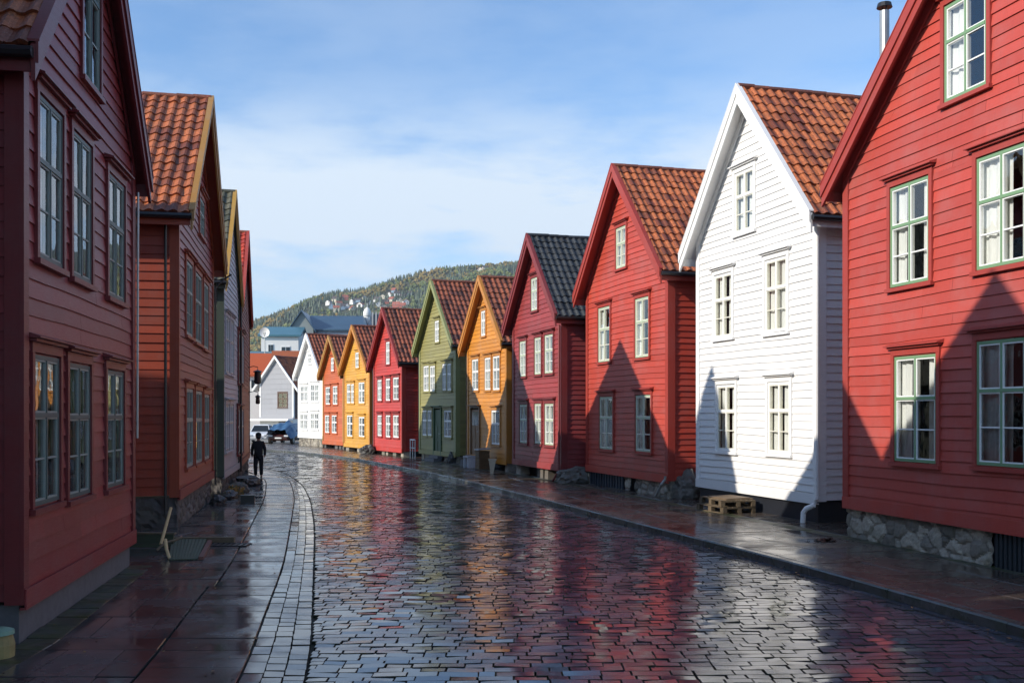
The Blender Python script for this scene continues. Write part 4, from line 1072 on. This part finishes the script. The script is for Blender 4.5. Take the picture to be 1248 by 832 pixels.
c = dpt(323, 0, 121); simple_house('tiled_house', 'low house with a bright orange-red roof behind the grey gable house', 'house', (c.x, c.y, 0), 5.0, 6, 7.0, 9.35, .15, WALLW, ORROOF, 'x', [(-1.2, 5.2, .8, 1.2), (1.0, 5.2, .8, 1.2)])
c = dpt(355, 0, 118); simple_house('tiled_house', 'house with a brown tiled roof rising behind the grey gable house', 'house', (c.x, c.y, 0), 4.5, 7, 6.4, 9.5, .1, paint((.2, .07, .05)), TILE, 'x')
c = dpt(341, 0, 140); r = simple_house('white_building', 'white block with teal metal roof left of the large blue-roofed hall', 'building', (c.x, c.y, 0), 5.0, 10, 12.9, 14.3, .1, WALLW, TEALR, 'x', [(-1.2, 10.2, .7, 1.6), (.8, 9.9, 1.2, 1.6), (-1.9, 8, .7, 1.2), (0, 8, .7, 1.2)])
c = dpt(402, 0, 150); r = simple_house('large_hall', 'large grey hall with a dark blue hipped metal roof', 'building', (c.x, c.y, 0), 10.6, 14, 14.5, 17.0, .05, simple('hall_wall', (.33, .35, .40), .6, 3, .1), BLUER, 'x', [(k * 1.05 - 3.8, 12.9, .7, .9) for k in range(8)], hip=1.5)
c = dpt(367.5, 0, 149); simple_house('gabled_dormer_wing', 'grey gabled wing at the left end of the blue-roofed hall', 'building', (c.x, c.y, 0), 3.4, 8, 14.6, 17.1, .05, simple('gable_cladding', (.22, .25, .25), .5, 3, .1), BLUER, 'z')
c = dpt(312, 0, 132); simple_house('dark_block', 'dark blue-grey building at the left edge of the view down the street', 'building', (c.x, c.y, 0), 3.6, 8, 9.5, 10.3, .1, simple('slate_wall', (.08, .11, .15), .5, 4, .1), TEALR, 'x', [(-.6, 7.4, .6, 1.0), (.6, 7.4, .6, 1.0)])
simple_house('shade_block', 'unseen tall block added behind the nearest left house to shade its neighbour', 'house', (-23, 7.2, 0), 7.5, 5.2, 11.4, 12.6, .1, l1, TILE_BROWN, 'x', [(-1.5, 6, 1, 1.5), (1.5, 6, 1, 1.5)])  # unseen block added to shade the second left house's side wall
# round tower and its dark neighbour
c = dpt(447.5, 0, 158); r = tag(empty('round_tower', (c.x, c.y, 0)), 'slim white round tower with a domed top behind the yellow house', 'tower')
q = MB(); q.tube([(0, 0, -1), (0, 0, 17.2)], .52, 20); q.build('shaft', WALLW, r)
q = MB(); q.tube([(0, 0, 17.2), (0, 0, 17.3), (0, 0, 17.9), (0, 0, 18.35), (0, 0, 18.6), (0, 0, 18.68), (0, 0, 19.3)], [.54, .62, .60, .42, .16, .04, .03], 20); q.build('dome', WALLW, r, smooth=True)
c = dpt(456.5, 0, 160); r = tag(empty('square_tower', (c.x, c.y, 0)), 'dark slatted square tower right beside the white round tower', 'tower')
q = MB(); q.box(-1.0, 1.0, 0, 2, -1, 17.8); q.build('shaft', simple('tower_dark', (.10, .12, .15), .5), r)
for x in (-.95, -.4, .15, .7): q = MB(); q.box(x, x + .22, -.12, -.002, 6, 18.1); q.build('fin', simple('tower_fin', (.35, .36, .38), .5), r)
# satellite dish
c = dpt(322.5, 405, 126); r = tag(empty('satellite_dish', c), 'round white satellite dish on a mast above the orange roof', 'satellite dish')
q = MB(); rings = []
for k in range(6):
    ra = .62 * k / 5; rings.append([q.vert((ra * math.cos(a * math.pi / 10), -.05 - .16 * (1 - (k / 5) ** 2) * -1, ra * math.sin(a * math.pi / 10))) for a in range(20)])
for a, b in zip(rings, rings[1:]):
    for k in range(20): q.idx((a[k], a[(k + 1) % 20], b[(k + 1) % 20], b[k]))
q.build('dish', WALLW, r, smooth=True)
q = MB(); q.tube([(0, .1, 0), (0, .1, -6)], .06, 8); q.build('mast', ZINC, r)
q = MB(); q.tube([(0, .05, -.5), (0, -.5, -.1)], .03, 6); q.build('feed_arm', BLACKM, r)

# ------------------------------------------------------------------ hill
SK = [(-900, 470), (0, 480), (150, 455), (260, 418), (308, 396), (346, 381), (382, 364), (408, 357), (441, 354), (481, 346), (503, 342), (531, 335), (570, 328), (626, 323), (700, 316), (800, 318), (1000, 350), (1250, 400), (2200, 460)]
def elev(u): return (HZ - interp(SK, u)) / F
def hill(X, Y):
    u = X / Y * F + CX if Y > 1 else CX
    t_ = (Y - 550) / 1350
    g_ = 0 if t_ <= 0 else (t_ * t_ * (3 - 2 * t_) if t_ < 1 else max(.3, 1 - (t_ - 1) * .9))
    return elev(u) * Y * g_ + 12 * g_ * noise.noise(Vector((X / 160, Y / 160, 3)))
mb = MB(); nx, ny = 110, 60; ids = []
for j in range(ny + 1):
    Y = 500 + 2600 * (j / ny) ** 1.15
    ids.append([mb.vert((-1900 + 4200 * i / nx, Y, hill(-1900 + 4200 * i / nx, Y) - (1.5 if j == 0 else 0))) for i in range(nx + 1)])
for j in range(ny):
    for i in range(nx): mb.idx((ids[j][i], ids[j][i + 1], ids[j + 1][i + 1], ids[j + 1][i]))
tag(mb.build('hill', simple('hill_ground', (.055, .06, .025), .9, .02, .4), smooth=True), kind='structure')
# village houses on the slope
rr = random.Random(12); vill = []; used_lab = set()
spots = [(399, 372), (407, 368), (414, 373), (421, 366), (428, 371), (435, 369), (438, 375), (410, 379), (466, 365), (470, 371), (474, 362), (479, 357), (484, 361), (487, 369), (476, 368), (482, 375), (491, 364), (418, 377), (462, 374), (585, 332), (592, 329), (600, 333), (495, 372), (404, 376), (458, 368), (468, 378), (477, 380), (490, 376), (452, 372), (500, 361), (423, 376), (431, 379), (445, 366)]
WR = simple('village_red', (.40, .10, .06), .7); WC = simple('village_cream', (.62, .55, .42), .7); WB = simple('village_blue', (.22, .32, .42), .7)
RFD = simple('village_dark_roof', (.08, .06, .055), .7); RFR = simple('village_red_roof', (.35, .10, .06), .7)
def col_at(u, v):
    s_ = (u - CX) / F; best = None
    for k in range(300):
        Y = 700 + k * 4.2
        if (hill(s_ * Y, Y) - CAMZ) / Y * F + 0 >= HZ - v: return Vector((s_ * Y, Y, hill(s_ * Y, Y)))
    return Vector((s_ * 1900, 1900, hill(s_ * 1900, 1900)))
VH = []
for k, (u, v) in enumerate(spots):
    c = col_at(u, v); VH.append(c)
    wm, wn = ((WALLW, 'white'), (WC, 'cream'), (WC, 'cream'), (WR, 'rust-red'), (WALLW, 'white'), (WB, 'pale blue'))[k % 6]; rm, rn = ((RFD, 'dark'), (RFR, 'red'))[(k // 2) % 2]
    simple_house('hillside_house', 'small houses scattered among the trees on the distant hillside', 'house', (c.x, c.y, c.z - 1), rr.uniform(7, 11), rr.uniform(7, 9), rr.uniform(5, 7), rr.uniform(8.5, 10.5), rr.uniform(-.6, .6), wm, rm, rr.choice('xz'), [(-2.4, 4.5, 1.6, 1.8), (2.2, 4.5, 1.6, 1.8)], group='houses on the wooded hillside')
# forest: thousands of trees read as one mass
mb = MB(); rr = random.Random(21); cnt = 0
while cnt < 10500:
    Y = 820 + 1180 * rr.random() ** .8; u = rr.uniform(225, 700)
    X = (u - CX) / F * Y + rr.uniform(-20, 20)
    if any(abs(X - q_.x) < 9 and -30 < Y - q_.y < 6 for q_ in VH): continue
    z = hill(X, Y) - .5; cl = noise.noise(Vector((X / 90, Y / 130, 0))); cnt += 1
    hgt = rr.uniform(8, 15)
    if cl * 1.6 + rr.uniform(-.3, .3) + (.16 if Y > 1650 else -.22) > 0:
        ra = hgt * rr.uniform(.20, .28); tn = rr.random(); a0 = rr.random() * 6
        for (zb, zt, rr_) in ((.08, .62, 1), (.38, 1.0, .62)):
            n = 6; base = [mb.vert((X + ra * rr_ * rr.uniform(.8, 1.15) * math.cos(a0 + j * 6.283 / n), Y + ra * rr_ * math.sin(a0 + j * 6.283 / n), z + hgt * zb * rr.uniform(.8, 1.2))) for j in range(n)]
            ap = mb.vert((X, Y, z + hgt * zt))
            for j in range(n): mb.idx((base[j], base[(j + 1) % n], ap), 0, tn)
    else:
        hgt *= .8; ra = hgt * rr.uniform(.38, .55); tn = rr.random(); m = 1 if noise.noise(Vector((X / 60, Y / 90, 7))) + rr.uniform(-.25, .25) > -.02 else 2
        for q_ in range(3):
            cx, cy, cz = X + rr.uniform(-.4, .4) * ra, Y + rr.uniform(-.4, .4) * ra, z + hgt * rr.uniform(.4, .68); r2 = ra * rr.uniform(.55, .85)
            top = mb.vert((cx, cy, cz + r2)); bot = mb.vert((cx, cy, cz - r2)); n = 5
            r1 = [mb.vert((cx + r2 * rr.uniform(.75, 1.05) * math.cos(j * 1.2566), cy + r2 * math.sin(j * 1.2566), cz + rr.uniform(.1, .5) * r2)) for j in range(n)]
            for j in range(n):
                mb.idx((r1[j], r1[(j + 1) % n], top), m, tn); mb.idx((r1[(j + 1) % n], r1[j], bot), m, tn)
tag(mb.build('forest', [leafm((.030, .050, .024), (.060, .092, .040), 'conifer_foliage'), leafm((.13, .12, .03), (.30, .20, .05), 'autumn_foliage'), leafm((.09, .12, .03), (.17, .19, .05), 'olive_foliage')]), 'mixed dark conifer and autumn wood covering the distant hillside', 'wood', kind='stuff')

# ------------------------------------------------------------------ haze
q = MB(); q.box(-2300, 2600, -60, 3300, -1.2, 420)
s = NT('haze_air'); pv = s.n('ShaderNodeVolumePrincipled'); pv.inputs['Color'].default_value = (.80, .88, 1, 1); pv.inputs['Density'].default_value = .00010; pv.inputs['Anisotropy'].default_value = .2
s.link(pv.outputs[0], s.out.inputs['Volume'])
hz = tag(q.build('haze', s.mat), 'thin pale blue air haze', 'haze', kind='stuff')

# ------------------------------------------------------------------ camera, light, sky
cam = bpy.data.cameras.new('camera'); co = bpy.data.objects.new('camera', cam); C.objects.link(co)
co.location = (0, 0, CAMZ); co.rotation_euler = (math.pi / 2, 0, 0)
cam.sensor_width = 36; cam.lens = 36 * F / 1248; cam.shift_y = (HZ - 416) / 1248; cam.clip_end = 9000; cam.clip_start = .05
bpy.context.scene.camera = co
AZ, EL = math.radians(28), math.radians(25)
d = Vector((math.cos(AZ) * math.cos(EL), math.sin(AZ) * math.cos(EL), -math.sin(EL)))
sl = bpy.data.lights.new('sun', 'SUN'); sl.energy = 4.6; sl.angle = math.radians(.5); sl.color = (1, .92, .80)
so = bpy.data.objects.new('sun', sl); C.objects.link(so); so.rotation_euler = d.to_track_quat('-Z', 'Y').to_euler(); so.location = (-30, -20, 30)

w = bpy.data.worlds.new('World'); bpy.context.scene.world = w; w.use_nodes = True
t = w.node_tree; t.nodes.clear(); N = t.nodes.new; Lk = t.links.new
out = N('ShaderNodeOutputWorld'); bg = N('ShaderNodeBackground'); bg.inputs['Strength'].default_value = .13
sky = N('ShaderNodeTexSky'); sky.sky_type = 'NISHITA'; sky.sun_disc = False; sky.sun_elevation = EL
sky.sun_rotation = math.atan2(-d.x, -d.y) % (2 * math.pi); sky.air_density = 1.0; sky.dust_density = .6; sky.ozone_density = 1.6
tc = N('ShaderNodeTexCoord')
sep = N('ShaderNodeSeparateXYZ'); Lk(tc.outputs['Generated'], sep.inputs[0])
def M(op, a, b=0., cl=False):
    m = N('ShaderNodeMath'); m.operation = op; m.use_clamp = cl
    for k, q in enumerate((a, b)):
        if isinstance(q, bpy.types.NodeSocket): Lk(q, m.inputs[k])
        else: m.inputs[k].default_value = q
    return m.outputs[0]
def mapr(v, a, b, c=0., e=1.):
    m = N('ShaderNodeMapRange'); m.interpolation_type = 'SMOOTHSTEP'; Lk(v, m.inputs[0])
    for k, q in enumerate((a, b, c, e)): m.inputs[k + 1].default_value = q
    return m.outputs[0]
mp = N('ShaderNodeMapping'); mp.inputs['Scale'].default_value = (1.2, 1.2, 4.2); mp.inputs['Rotation'].default_value = (0, -.24, 0); mp.inputs['Location'].default_value = (.35, .1, .2)
Lk(tc.outputs['Generated'], mp.inputs[0])
n1 = N('ShaderNodeTexNoise'); n1.inputs['Scale'].default_value = 1.7; n1.inputs['Detail'].default_value = 7; n1.inputs['Roughness'].default_value = .52; n1.inputs['Distortion'].default_value = .35; Lk(mp.outputs[0], n1.inputs['Vector'])
n2 = N('ShaderNodeTexNoise'); n2.inputs['Scale'].default_value = 5.5; n2.inputs['Detail'].default_value = 6; n2.inputs['Roughness'].default_value = .6; Lk(mp.outputs[0], n2.inputs['Vector'])
band = M('MULTIPLY', mapr(sep.outputs[2], .05, .15), mapr(sep.outputs[2], .32, .20))
f1 = mapr(M('ADD', n1.outputs[0], M('MULTIPLY', M('SUBTRACT', n2.outputs[0], .5), .50)), .34, .62)
cf = M('MULTIPLY', f1, M('ADD', M('MULTIPLY', band, .92), .20), True)
# low pale veil toward the horizon
veil = mapr(sep.outputs[2], .20, .0, 0., .5)
mx = N('ShaderNodeMix'); mx.data_type = 'RGBA'; tn = N('ShaderNodeMix'); tn.data_type = 'RGBA'; tn.blend_type = 'MULTIPLY'; tn.inputs[0].default_value = 1; Lk(sky.outputs[0], tn.inputs[6]); tn.inputs[7].default_value = (.92, 1.22, 1.5, 1); Lk(veil, mx.inputs[0]); Lk(tn.outputs[2], mx.inputs[6]); mx.inputs[7].default_value = (3.9, 4.9, 6.1, 1)
m2 = N('ShaderNodeMix'); m2.data_type = 'RGBA'; Lk(cf, m2.inputs[0]); Lk(mx.outputs[2], m2.inputs[6]); m2.inputs[7].default_value = (5.2, 6.05, 7.0, 1)
Lk(m2.outputs[2], bg.inputs[0]); Lk(bg.outputs[0], out.inputs[0])
vs = bpy.context.scene.view_settings; vs.view_transform = 'Standard'; vs.look = 'None'; vs.gamma = 1; vs.exposure = 0.2
bpy.context.scene.cycles.max_bounces = 6; bpy.context.scene.cycles.transparent_max_bounces = 8
